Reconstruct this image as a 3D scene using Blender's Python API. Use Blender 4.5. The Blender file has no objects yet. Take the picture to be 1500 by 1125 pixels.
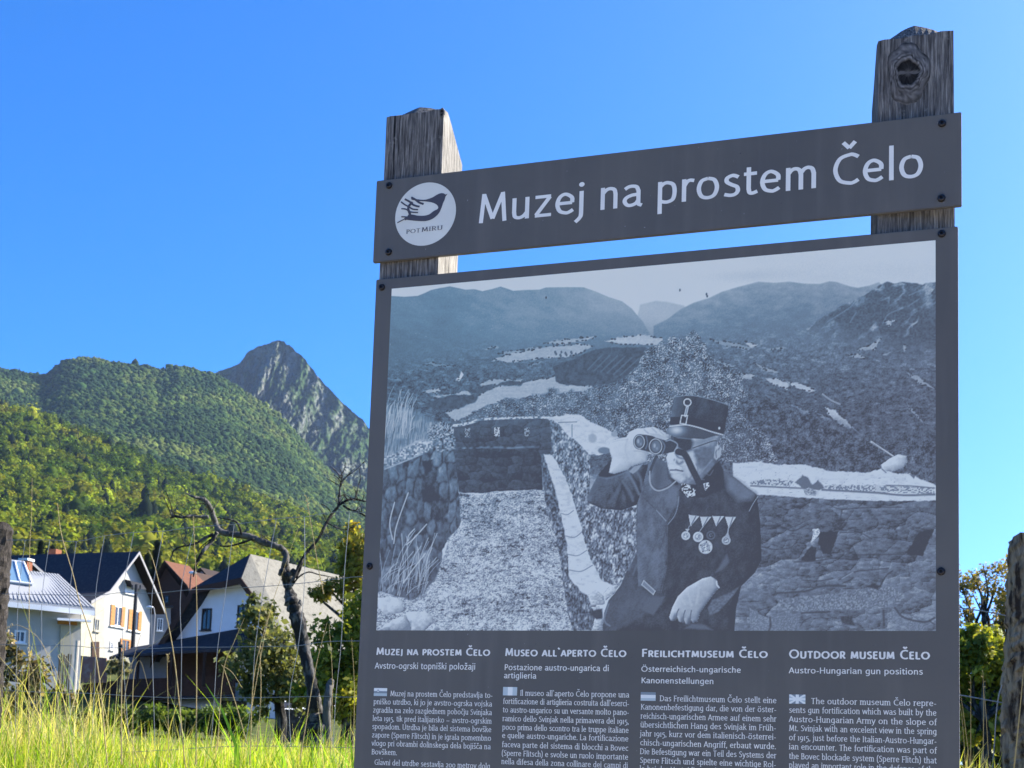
import bpy, bmesh, math, random
import numpy as np
from mathutils import Vector, Matrix
sc = bpy.context.scene
COL = sc.collection
R = math.radians
random.seed(7)
RNG = np.random.default_rng(11)

# ------------------------------------------------------------------ camera
F_PX, CX, CY = 2126.12, 682.24, 877.01          # focal length and principal point for a 1500 x 1125 frame
EYE = 1.50                                       # eye height over the added lane
YAW, PITCH, ROLL = -0.3620, 0.1195, 0.0379
CAM = Vector((1.0739, -2.3153, EYE))
ZT = EYE + 0.8820                                # top edge of the big panel
fw = Vector((math.sin(YAW)*math.cos(PITCH), math.cos(YAW)*math.cos(PITCH), math.sin(PITCH)))
rt0 = Vector((math.cos(YAW), -math.sin(YAW), 0)); up0 = rt0.cross(fw)
rt = math.cos(ROLL)*rt0 + math.sin(ROLL)*up0
up = -math.sin(ROLL)*rt0 + math.cos(ROLL)*up0
cd = bpy.data.cameras.new('camera'); cam = bpy.data.objects.new('camera', cd); COL.objects.link(cam)
M = Matrix((rt, up, -fw)).transposed().to_4x4(); M.translation = CAM
cam.matrix_world = M
cd.sensor_fit = 'HORIZONTAL'; cd.sensor_width = 36.0; cd.lens = 36.0*F_PX/1500
cd.shift_x = (750-CX)/1500; cd.shift_y = (CY-562.5)/1500
cd.clip_start = 0.05; cd.clip_end = 30000
cd.dof.use_dof = True; cd.dof.focus_distance = 2.6; cd.dof.aperture_fstop = 26.0
sc.camera = cam

# ------------------------------------------------------------------ daylight
SUN_AZ, SUN_EL = R(46), R(34)                    # azimuth from +Y towards +X
w = bpy.data.worlds.new('World'); sc.world = w; w.use_nodes = True
nt = w.node_tree; nt.nodes.clear()
sky = nt.nodes.new('ShaderNodeTexSky'); sky.sky_type = 'NISHITA'; sky.sun_disc = False
sky.sun_elevation = SUN_EL; sky.sun_rotation = SUN_AZ
sky.altitude = 500; sky.air_density = 0.5; sky.dust_density = 2.0; sky.ozone_density = 10.0
bg = nt.nodes.new('ShaderNodeBackground'); bg.inputs['Strength'].default_value = 0.15
wo = nt.nodes.new('ShaderNodeOutputWorld')
hs = nt.nodes.new('ShaderNodeHueSaturation'); hs.inputs['Saturation'].default_value = 1.19
nt.links.new(sky.outputs[0], hs.inputs['Color']); nt.links.new(hs.outputs[0], bg.inputs[0]); nt.links.new(bg.outputs[0], wo.inputs[0])
sd = bpy.data.lights.new('sun', 'SUN'); sd.energy = 5.0; sd.angle = R(0.53); sd.color = (1.0, 0.93, 0.80)
so = bpy.data.objects.new('sun', sd); COL.objects.link(so)
sdir = Vector((math.sin(SUN_AZ)*math.cos(SUN_EL), math.cos(SUN_AZ)*math.cos(SUN_EL), math.sin(SUN_EL)))
so.rotation_euler = sdir.to_track_quat('Z', 'Y').to_euler(); so.location = (30, 10, 40)
sc.view_settings.view_transform = 'Standard'; sc.view_settings.look = 'None'
sc.view_settings.exposure = 1.54; sc.view_settings.gamma = 1.0
sc.cycles.max_bounces = 6; sc.cycles.transparent_max_bounces = 8; sc.cycles.volume_bounces = 0

# ------------------------------------------------------------------ helpers
def ray(px, py):
    return fw + rt*((px-CX)/F_PX) - up*((py-CY)/F_PX)
def at(px, py, D):
    """world point seen at a point of the photograph, D metres deep"""
    return CAM + ray(px, py)*D
def at_np(px, py, D):
    px = np.asarray(px, float); py = np.asarray(py, float); D = np.asarray(D, float)
    a = ((px-CX)/F_PX)[..., None]; b = ((py-CY)/F_PX)[..., None]
    d = np.array(fw) + np.array(rt)*a - np.array(up)*b
    return np.array(CAM) + d*D[..., None]
def to_px(p):
    d = Vector(p) - CAM; z = d.dot(fw)
    return CX + F_PX*d.dot(rt)/z, CY - F_PX*d.dot(up)/z, z
def lin(c):
    c = c/255.0
    return c/12.92 if c <= 0.04045 else ((c+0.055)/1.055)**2.4
def srgb(r, g, b): return (lin(r), lin(g), lin(b), 1.0)

def link_mesh(name, me, mat=None, parent=None):
    o = bpy.data.objects.new(name, me); COL.objects.link(o)
    if mat is not None:
        for m in (mat if isinstance(mat, (list, tuple)) else [mat]): me.materials.append(m)
    if parent is not None:
        o.parent = parent
        o.matrix_parent_inverse = parent.matrix_world.inverted() if parent.type != 'EMPTY' else Matrix.Translation(-parent.location)
    return o
def np_mesh(name, V, faces, mat=None, parent=None, col=None, smooth=False, attr='tint'):
    """V (n,3); faces (m,k) int array; col (n,3) point colours"""
    me = bpy.data.meshes.new(name)
    V = np.ascontiguousarray(V, dtype=np.float32); faces = np.ascontiguousarray(faces, dtype=np.int32)
    n, (m, k) = len(V), faces.shape
    me.vertices.add(n); me.vertices.foreach_set('co', V.ravel())
    me.loops.add(m*k); me.loops.foreach_set('vertex_index', faces.ravel())
    me.polygons.add(m); me.polygons.foreach_set('loop_start', np.arange(0, m*k, k, dtype=np.int32))
    me.polygons.foreach_set('loop_total', np.full(m, k, dtype=np.int32))
    if smooth: me.polygons.foreach_set('use_smooth', np.ones(m, dtype=bool))
    me.update(calc_edges=True)
    if col is not None:
        a = me.color_attributes.new(attr, 'FLOAT_COLOR', 'POINT')
        c = np.ones((n, 4), np.float32); c[:, :3] = col
        a.data.foreach_set('color', c.ravel())
    me.validate()
    return link_mesh(name, me, mat, parent)
def obj(name, bm, mat=None, parent=None, smooth=False):
    me = bpy.data.meshes.new(name)
    bmesh.ops.recalc_face_normals(bm, faces=bm.faces)
    bm.to_mesh(me); bm.free()
    if smooth:
        for p in me.polygons: p.use_smooth = True
    return link_mesh(name, me, mat, parent)
def tag(o, label=None, cat=None, group=None, kind=None):
    if label: o['label'] = label
    if cat: o['category'] = cat
    if group: o['group'] = group
    if kind: o['kind'] = kind
    return o
def empty(name, loc, label, cat, group=None):
    o = bpy.data.objects.new(name, None); COL.objects.link(o); o.location = loc
    o.empty_display_size = 0.2
    return tag(o, label, cat, group)
def poly3(bm, pts):
    return bm.faces.new([bm.verts.new(Vector(p)) for p in pts])
def prism(bm, pts, d):
    """closed prism: polygon pts (world) extruded by vector d"""
    a = [bm.verts.new(Vector(p)) for p in pts]; b = [bm.verts.new(Vector(p)+Vector(d)) for p in pts]
    n = len(a); bm.faces.new(a); bm.faces.new(b[::-1])
    for i in range(n): bm.faces.new((a[i], b[i], b[(i+1) % n], a[(i+1) % n]))
def box(bm, o, ux, uy, uz):
    o, ux, uy, uz = Vector(o), Vector(ux), Vector(uy), Vector(uz)
    prism(bm, [o, o+ux, o+ux+uy, o+uy], uz)
def tube(bm, pts, rads, n=8, cap=True):
    pts = [Vector(p) for p in pts]; rings = []
    if not hasattr(rads, '__len__'): rads = [rads]*len(pts)
    prev = None
    for i, p in enumerate(pts):
        t = (pts[min(i+1, len(pts)-1)] - pts[max(i-1, 0)])
        t = t.normalized() if t.length > 1e-9 else Vector((0, 0, 1))
        if prev is None:
            a = t.orthogonal().normalized()
        else:
            a = (prev - t*prev.dot(t)); a = a.normalized() if a.length > 1e-6 else t.orthogonal().normalized()
        prev = a; b = t.cross(a)
        rings.append([bm.verts.new(p + (a*math.cos(2*math.pi*k/n)+b*math.sin(2*math.pi*k/n))*rads[i]) for k in range(n)])
    for r0, r1 in zip(rings, rings[1:]):
        for k in range(n): bm.faces.new((r0[k], r0[(k+1) % n], r1[(k+1) % n], r1[k]))
    if cap:
        bm.faces.new(rings[0][::-1]); bm.faces.new(rings[-1])
def spline(pts, n=6):
    """Catmull-Rom through points (tuples of any length)"""
    P = [np.array(p, float) for p in pts]
    if len(P) < 3: return P
    P = [2*P[0]-P[1]] + P + [2*P[-1]-P[-2]]; out = []
    for i in range(1, len(P)-2):
        for j in range(n):
            t = j/n
            out.append(0.5*((2*P[i]) + (P[i+1]-P[i-1])*t + (2*P[i-1]-5*P[i]+4*P[i+1]-P[i+2])*t*t + (3*P[i]-P[i-1]-3*P[i+1]+P[i+2])*t**3))
    out.append(P[-2]); return out

def _hash(ix, iy, seed):
    h = (ix*374761393 + iy*668265263 + seed*1442695041) & 0xFFFFFFFF
    h = ((h ^ (h >> 13))*1274126177) & 0xFFFFFFFF
    return ((h ^ (h >> 16)) & 0xFFFF)/65535.0
def vnoise(x, y, seed=0):
    x = np.asarray(x, float); y = np.asarray(y, float)
    ix = np.floor(x).astype(np.int64); iy = np.floor(y).astype(np.int64)
    fx = x-ix; fy = y-iy; fx = fx*fx*(3-2*fx); fy = fy*fy*(3-2*fy)
    a = _hash(ix, iy, seed); b = _hash(ix+1, iy, seed); c = _hash(ix, iy+1, seed); d = _hash(ix+1, iy+1, seed)
    return (a*(1-fx)+b*fx)*(1-fy) + (c*(1-fx)+d*fx)*fy
def fbm(x, y, seed=0, oct=4, gain=0.5):
    s = 0; amp = 1; tot = 0
    for i in range(oct):
        s = s + amp*vnoise(x*2**i, y*2**i, seed+i*17); tot += amp; amp *= gain
    return s/tot

# ------------------------------------------------------------------ materials
def mat(name, color=(0.5, 0.5, 0.5, 1), rough=0.7, spec=0.3, noise=None, bump=None, metallic=0.0, transl=None,
        attr=None, coords='Object', noise2=None, stretch=(1, 1, 1), emit=None):
    """noise=(scale, other colour, low, high); bump=(scale, strength, distance); transl=(colour, fraction); attr = point colour layer"""
    m = bpy.data.materials.new(name); m.use_nodes = True
    n, l = m.node_tree.nodes, m.node_tree.links
    b = n['Principled BSDF']; out = n['Material Output']
    b.inputs['Roughness'].default_value = rough; b.inputs['Specular IOR Level'].default_value = spec
    b.inputs['Metallic'].default_value = metallic
    tc = n.new('ShaderNodeTexCoord'); mp = n.new('ShaderNodeMapping'); mp.inputs['Scale'].default_value = stretch
    l.new(tc.outputs[coords], mp.inputs[0])
    if attr:
        a = n.new('ShaderNodeVertexColor'); a.layer_name = attr; src = a.outputs[0]
    else:
        a = n.new('ShaderNodeRGB'); a.outputs[0].default_value = color; src = a.outputs[0]
    for nz in (noise, noise2):
        if not nz: continue
        t = n.new('ShaderNodeTexNoise'); t.inputs['Scale'].default_value = nz[0]; t.inputs['Detail'].default_value = 6
        t.inputs['Roughness'].default_value = 0.6
        l.new(mp.outputs[0], t.inputs['Vector'])
        mr = n.new('ShaderNodeMapRange'); mr.inputs[1].default_value = nz[2]; mr.inputs[2].default_value = nz[3]
        l.new(t.outputs['Fac'], mr.inputs[0])
        mx = n.new('ShaderNodeMix'); mx.data_type = 'RGBA'
        l.new(mr.outputs[0], mx.inputs['Factor']); l.new(src, mx.inputs['A']); mx.inputs['B'].default_value = nz[1]
        src = mx.outputs['Result']
    l.new(src, b.inputs['Base Color'])
    if bump:
        t = n.new('ShaderNodeTexNoise'); t.inputs['Scale'].default_value = bump[0]; t.inputs['Detail'].default_value = 6
        l.new(mp.outputs[0], t.inputs['Vector'])
        bp = n.new('ShaderNodeBump'); bp.inputs['Strength'].default_value = bump[1]; bp.inputs['Distance'].default_value = bump[2]
        l.new(t.outputs['Fac'], bp.inputs['Height']); l.new(bp.outputs[0], b.inputs['Normal'])
    if transl:
        tr = n.new('ShaderNodeBsdfTranslucent'); ms = n.new('ShaderNodeMixShader')
        if attr:
            hs = n.new('ShaderNodeMix'); hs.data_type = 'RGBA'; hs.blend_type = 'MULTIPLY'; hs.inputs['Factor'].default_value = 1
            l.new(src, hs.inputs['A']); hs.inputs['B'].default_value = transl[0]; l.new(hs.outputs['Result'], tr.inputs[0])
        else: tr.inputs[0].default_value = transl[0]
        ms.inputs[0].default_value = transl[1]
        l.new(b.outputs[0], ms.inputs[1]); l.new(tr.outputs[0], ms.inputs[2]); l.new(ms.outputs[0], out.inputs[0])
    return m
# ================================================================== ground
def sstep(a, b, x):
    t = np.clip((np.asarray(x, float)-a)/(b-a), 0, 1); return t*t*(3-2*t)
def ground_z(x, y):
    x = np.asarray(x, float); y = np.asarray(y, float)
    dx = x-CAM.x; dy = y-CAM.y; r = np.hypot(dx, dy); az = np.arctan2(dx, dy)
    left = np.interp(r, [0, 6, 20, 40, 60, 72, 80, 90, 100, 150, 500, 800, 9000], [1.36, 1.38, 1.55, 1.8, 2.4, 3.2, 4.2, 6.0, 8.0, 16, 62, 95, 100])
    right = np.interp(r, [0, 6, 20, 60, 200, 500, 9000], [1.42, 1.44, 1.5, 1.6, 2.5, 5, 30])
    k = sstep(-0.30, 0.0, az) 
    k = np.where(np.abs(az) > 1.5, 1.0, k)
    h = left*(1-k)+right*k
    bank = sstep(0.35, 3.3, y)
    back = -0.02*np.clip(-y-7, 0, 100)
    return h*bank + back*(1-bank) + 0.05*(fbm(x*0.7, y*0.7, 300, 3)-0.5)*sstep(-0.6, 0.5, y) + 0.5*(fbm(x/14, y/14, 301, 2)-0.5)*sstep(15, 50, r)*sstep(0, 5, y)
def gz1(x, y): return float(ground_z(np.array([x]), np.array([y]))[0])

rr = np.concatenate([[0.15], np.linspace(0.5, 12, 60), np.geomspace(12.3, 4800, 80)])
aa = np.linspace(-math.pi, math.pi, 289)
ga, gr_ = np.meshgrid(aa, rr); gxx = CAM.x+gr_*np.sin(ga); gyy = CAM.y+gr_*np.cos(ga)
gzz = ground_z(gxx, gyy)
nr, na = gxx.shape; idx = np.arange(nr*na).reshape(nr, na)
gf = np.stack([idx[:-1, :-1].ravel(), idx[:-1, 1:].ravel(), idx[1:, 1:].ravel(), idx[1:, :-1].ravel()], 1)
def ground_material():
    m = bpy.data.materials.new('meadow_soil'); m.use_nodes = True; n, l = m.node_tree.nodes, m.node_tree.links; b = n['Principled BSDF']
    b.inputs['Roughness'].default_value = 0.95; b.inputs['Specular IOR Level'].default_value = 0.1
    tc = n.new('ShaderNodeTexCoord')
    def nz(s, d=6):
        t = n.new('ShaderNodeTexNoise'); t.inputs['Scale'].default_value = s; t.inputs['Detail'].default_value = d; l.new(tc.outputs['Object'], t.inputs['Vector']); return t
    a = nz(1.3); c = nz(14)
    cr = n.new('ShaderNodeValToRGB'); l.new(a.outputs['Fac'], cr.inputs[0]); e = cr.color_ramp.elements
    e[0].position = .35; e[0].color = (0.055, 0.085, 0.018, 1); e[1].position = .7; e[1].color = (0.16, 0.16, 0.05, 1)
    mx = n.new('ShaderNodeMix'); mx.data_type = 'RGBA'; mx.blend_type = 'MULTIPLY'; mx.inputs['Factor'].default_value = .6
    l.new(cr.outputs[0], mx.inputs['A']); l.new(c.outputs['Color'], mx.inputs['B']); l.new(mx.outputs['Result'], b.inputs['Base Color'])
    return m
tag(np_mesh('ground', np.stack([gxx.ravel(), gyy.ravel(), gzz.ravel()], 1), gf, ground_material(), smooth=True), kind='structure')
# unseen gravel strip, added pale to bounce warm sunlight onto the shaded panel
bm = bmesh.new()
xs = np.linspace(-60, 60, 41)
ys = [-10.0, -8.0, -6.0, -4, -2.5, -0.7]
g = [[bm.verts.new((x, y, gz1(x, y)+0.006)) for y in ys] for x in xs]
for i in range(len(xs)-1):
    for j in range(len(ys)-1): bm.faces.new((g[i][j], g[i+1][j], g[i+1][j+1], g[i][j+1]))
tag(obj('bounce_lane', bm, mat('bounce_gravel', (0.54, 0.48, 0.39, 1), 0.95, 0.1, noise=(3, (0.46, 0.41, 0.33, 1), 0.4, 0.7), noise2=(150, (0.36, 0.32, 0.26, 1), 0.5, 0.7), bump=(180, 0.5, 0.01)), smooth=True), kind='structure')

# ================================================================== hills and mountain
def hill_grid(px, ridge, foot, Dr, Df, nv, bulge=0.0, nz=None, back=0.35):
    """sheet of terrain between a foot line and a ridge line: returns (nv+1+k, nu, 3)"""
    rows = []
    for v in np.linspace(0, 1, nv):
        D = Df+(Dr-Df)*v
        e = v**(1.0)
        py = foot*(1-e)+ridge*e - bulge*np.sin(math.pi*v)
        P = at_np(px, py, D+0*px); rows.append(P)
    G = np.array(rows)
    if nz is not None:
        vv = np.linspace(0, 1, nv)[:, None]
        G[..., 2] += nz(G[..., 0], G[..., 1])*np.sin(math.pi*np.clip(vv, 0, 1))**0.6
    # the far side falls away behind the ridge
    for s in (0.06, 0.2, 0.5):
        Q = G[nv-1].copy(); d = Q[:, :2]-np.array(CAM)[:2]; Q[:, :2] += d*s*0.5; Q[:, 2] -= back*np.linalg.norm(d, axis=1)*s*0.5
        G = np.concatenate([G, Q[None]], 0)
    return G
def grid_mesh(name, G, m, col=None, smooth=True):
    a, b = G.shape[:2]; idx = np.arange(a*b).reshape(a, b)
    f = np.stack([idx[:-1, :-1].ravel(), idx[:-1, 1:].ravel(), idx[1:, 1:].ravel(), idx[1:, :-1].ravel()], 1)
    return np_mesh(name, G.reshape(-1, 3), f, m, None, col, smooth)
forest_floor = mat('forest_floor', (0.030, 0.042, 0.016, 1), 0.95, 0.05, noise=(0.02, (0.05, 0.06, 0.02, 1), 0.4, 0.7))
def interp_line(pts, x): p = np.array(pts, float); return np.interp(x, p[:, 0], p[:, 1])
# near wooded slope
u = np.linspace(-220, 1000, 160)
near_ridge = interp_line([(-220, 470), (-100, 535), (0, 592), (40, 598), (100, 620), (150, 642), (200, 664), (240, 682), (300, 700), (360, 720), (430, 746), (480, 765), (540, 790), (650, 840), (800, 900), (1000, 960)], u)
near_foot = interp_line([(-220, 850), (300, 860), (540, 900), (800, 980), (1000, 1050)], u)
Gn = hill_grid(u, near_ridge+5, near_foot, 1350., 520., 60, 6, lambda x, y: 14*(fbm(x/120, y/120, 320, 4)-0.5))
hn = grid_mesh('near_hill', Gn, forest_floor); tag(hn, kind='structure')
# long wooded ridge
u2 = np.linspace(-220, 900, 150)
mid_ridge = interp_line([(-220, 470), (-100, 505), (0, 538), (20, 541), (45, 546), (70, 547), (78, 538), (88, 530), (100, 525), (115, 522), (130, 522), (150, 525), (170, 529), (200, 531), (215, 533), (232, 539), (245, 536), (262, 533), (280, 538), (300, 542), (312, 544), (330, 553), (350, 566), (370, 580), (390, 594), (410, 608), (425, 622), (440, 641), (455, 659), (470, 676), (490, 695), (510, 708), (540, 722), (600, 760), (700, 840), (900, 960)], u2)
mid_foot = interp_line([(-220, 700), (0, 700), (200, 740), (400, 790), (540, 830), (700, 900), (900, 1020)], u2)
Gm = hill_grid(u2, mid_ridge+5, mid_foot, 2500., 1500., 70, 10, lambda x, y: 42*(fbm(x/230, y/330, 340, 5)-0.5))
hm = grid_mesh('wooded_ridge', Gm, forest_floor); tag(hm, kind='structure')
# rocky peak
u3_ = np.linspace(230, 900, 460)
peak_ridge = interp_line([(230, 600), (280, 562), (310, 546), (325, 540), (340, 535), (352, 531), (357, 524), (362, 516), (368, 511), (378, 506), (388, 502), (396, 499), (404, 500), (411, 498), (418, 500), (426, 505), (432, 513), (440, 518), (448, 523), (452, 532), (460, 541), (466, 551), (474, 560), (482, 566), (490, 577), (500, 586), (508, 595), (518, 601), (528, 611), (540, 625), (580, 672), (640, 745), (700, 810), (800, 890), (900, 945)], u3_)
peak_foot = interp_line([(230, 720), (400, 740), (540, 800), (700, 900), (900, 1020)], u3_)
peak_ridge = peak_ridge + 3.2*(fbm(u3_/7, u3_*0, 380, 4)-.5)*2*np.clip((u3_-335)/20, 0, 1); nvp = 260; rows = []
for v in np.linspace(0, 1, nvp): rows.append(at_np(u3_, peak_foot*(1-v)+peak_ridge*v, 2550+(3450-2550)*v+0*u3_))
Gp = np.array(rows); X_, Y_ = Gp[..., 0], Gp[..., 1]; S_ = np.repeat(u3_[None], nvp, 0); V_ = np.linspace(0, 1, nvp)[:, None]+0*S_
# gullies run down the flank, leaning to the lower right
q = S_ + 120*(1-V_)*0.9
gul = np.abs(fbm(q/26+0.6*fbm(S_/40, V_*6, 361, 3), V_*2.2, 360, 5)-0.5)*2
amp = np.clip(np.sin(math.pi*np.clip(V_, 0.0, 1)), 0, 1)**0.5*0.9+0.1*(V_ < 0.98)
rid2 = np.abs(fbm(q/9+.5*fbm(S_/14, V_*14, 363, 3), V_*7, 362, 5)-.5)*2
push = (gul*130 + rid2*85 + 70*np.abs(fbm(q/4, V_*18, 365, 4)-.5)*2)*amp
dirs = Gp-np.array(CAM); dirs[..., 2] = 0; dirs /= np.linalg.norm(dirs, axis=-1, keepdims=True)
side = np.array([math.sin(SUN_AZ), math.cos(SUN_AZ), 0])
Gp = Gp + (dirs*1.1)*push[..., None]
Gp[..., 2] -= (34*fbm(q/14, V_*10, 367, 5) + 16*fbm(q/3, V_*40, 368, 3))*np.clip(amp, .12, 1)
last = Gp[-1].copy()
for s in (0.03, 0.08): 
    Q_ = last.copy(); d = Q_[:, :2]-np.array(CAM)[:2]; Q_[:, :2] += d*s; Q_[:, 2] -= 0.6*np.linalg.norm(d, axis=1)*s
    Gp = np.concatenate([Gp, Q_[None]], 0)
def rock_material():
    m = bpy.data.materials.new('mountain_rock'); m.use_nodes = True; n, l = m.node_tree.nodes, m.node_tree.links; b = n['Principled BSDF']
    b.inputs['Roughness'].default_value = 0.95; b.inputs['Specular IOR Level'].default_value = 0.05
    a = n.new('ShaderNodeVertexColor'); a.layer_name = 'tint'
    tc = n.new('ShaderNodeTexCoord'); t = n.new('ShaderNodeTexNoise'); t.inputs['Scale'].default_value = 0.035; t.inputs['Detail'].default_value = 8; t.inputs['Roughness'].default_value = .7
    l.new(tc.outputs['Object'], t.inputs['Vector'])
    bp = n.new('ShaderNodeBump'); bp.inputs['Strength'].default_value = 1.0; bp.inputs['Distance'].default_value = 45; l.new(t.outputs['Fac'], bp.inputs['Height']); l.new(bp.outputs[0], b.inputs['Normal'])
    src = a.outputs[0]
    for sc_, lo, hi, col in ((0.028, .46, .62, (0.055, 0.100, 0.028, 1)), (0.11, .53, .62, (0.030, 0.056, 0.018, 1)), (0.2, .60, .70, (0.26, 0.255, 0.225, 1))):
        t2 = n.new('ShaderNodeTexNoise'); t2.inputs['Scale'].default_value = sc_; t2.inputs['Detail'].default_value = 7; l.new(tc.outputs['Object'], t2.inputs['Vector'])
        mr = n.new('ShaderNodeMapRange'); mr.inputs[1].default_value = lo; mr.inputs[2].default_value = hi; mr.inputs[4].default_value = .85; l.new(t2.outputs['Fac'], mr.inputs[0])
        mx = n.new('ShaderNodeMix'); mx.data_type = 'RGBA'; l.new(mr.outputs[0], mx.inputs['Factor']); l.new(src, mx.inputs['A']); mx.inputs['B'].default_value = col; src = mx.outputs['Result']
    l.new(mx.outputs['Result'], b.inputs['Base Color']); return m
rk = np.clip((fbm(q/14, V_*6, 370, 5)-0.40)*5.0, 0, 1)*np.clip(0.25+V_*1.0, 0, 1)
rk = np.concatenate([rk, rk[-1:], rk[-1:]], 0)[..., None]
pc = np.array((0.085, 0.155, 0.045))*(1-rk) + np.array((0.34, 0.35, 0.30))*rk
hp = grid_mesh('rocky_mountain', Gp, rock_material(), pc.reshape(-1, 3), smooth=False); tag(hp, kind='structure')

# ------------------------------------------------------------------ woodland: many crowns on the slopes
def ico(sub):
    bm = bmesh.new(); bmesh.ops.create_icosphere(bm, subdivisions=sub, radius=1.0)
    bm.verts.ensure_lookup_table(); V = np.array([v.co[:] for v in bm.verts]); F = np.array([[v.index for v in f.verts] for f in bm.faces]); bm.free(); return V, F
def crown_variants(sub, k, seed, rough=0.38):
    V, F = ico(sub); out = []
    for i in range(k):
        n = fbm(V[:, 0]*2.1+i*7+3*V[:, 2], V[:, 1]*2.1+i*3-2*V[:, 2], seed+i, 3)-0.5
        n2 = vnoise(V[:, 0]*5+V[:, 2]*4+i*13, V[:, 1]*5-V[:, 2]*3, seed+50+i)-0.5
        out.append(V*(1+rough*2*n+0.28*n2)[:, None])
    return out, F
def woodland(name, G, rows, count, size, sub, seed, palette, dens=None, m=None):
    rng = np.random.default_rng(seed); a, b = rows, G.shape[1]
    A = G[:rows]
    fi = rng.random(count*2)*(a-1.001); fj = rng.random(count*2)*(b-1.001)
    # even cover in space: far rows are longer, so weight by depth
    i0 = fi.astype(int); j0 = fj.astype(int); fu = (fi-i0)[:, None]; fv = (fj-j0)[:, None]
    P = A[i0, j0]*(1-fu)*(1-fv)+A[i0+1, j0]*fu*(1-fv)+A[i0, j0+1]*(1-fu)*fv+A[i0+1, j0+1]*fu*fv
    P = P[:count]; n = len(P)
    var, F = crown_variants(sub, 6, seed)
    kind = rng.integers(0, 6, n); s = size*np.exp(rng.normal(0, 0.22, n)); zs = rng.uniform(0.85, 1.35, n)
    conif = rng.random(n) < 0.05; ang = rng.random(n)*6.28
    Vs = []; Fs = []; Cs = []; off = 0; nv = len(var[0])
    pal = np.array(palette)
    tone = fbm(P[:, 0]/70, P[:, 1]/70, seed+1, 3)
    sel = np.clip((tone-0.3)/0.4*(len(pal)-1)+rng.normal(0, 0.9, n), 0, len(pal)-1).astype(int)
    ck = pal[sel]*np.exp(rng.normal(0, 0.22, n))[:, None]
    ck = np.where(conif[:, None], np.array((0.018, 0.034, 0.016)), ck)
    for k in range(6):
        w_ = np.where(kind == k)[0]
        if not len(w_): continue
        base = var[k]
        ca, sa = np.cos(ang[w_])[:, None], np.sin(ang[w_])[:, None]
        x = base[None, :, 0]*ca-base[None, :, 1]*sa; y = base[None, :, 0]*sa+base[None, :, 1]*ca; z = base[None, :, 2]*np.ones_like(ca)
        sh = np.where(conif[w_], 1, 0)[:, None]
        taper = 1-sh*(0.45*(z+1)*0.5*1.6)
        sx = s[w_][:, None]*(1-0.3*sh); q = np.stack([x*sx*taper, y*sx*taper, z*s[w_][:, None]*zs[w_][:, None]*(1+0.7*sh)], -1) + P[w_][:, None, :]
        q[..., 2] += s[w_][:, None]*0.45
        Vs.append(q.reshape(-1, 3)); m_ = len(w_)
        Fs.append((F[None]+(np.arange(m_)*nv)[:, None, None]+off).reshape(-1, 3)); off += m_*nv
        c = np.repeat(ck[w_][:, None, :], nv, 1); c = c*(0.80+0.4*rng.random((m_, nv, 1))); Cs.append(c.reshape(-1, 3))
    o = np_mesh(name, np.concatenate(Vs), np.concatenate(Fs), m, None, np.concatenate(Cs), smooth=False)
    tag(o, kind='stuff'); return o
leafm = mat('woodland_leaves', rough=0.9, spec=0.04, attr='tint', bump=(0.9, 1.0, 1.2))
ua = (u > -160) & (u < 760); ub = (u2 > -160) & (u2 < 760)
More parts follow.
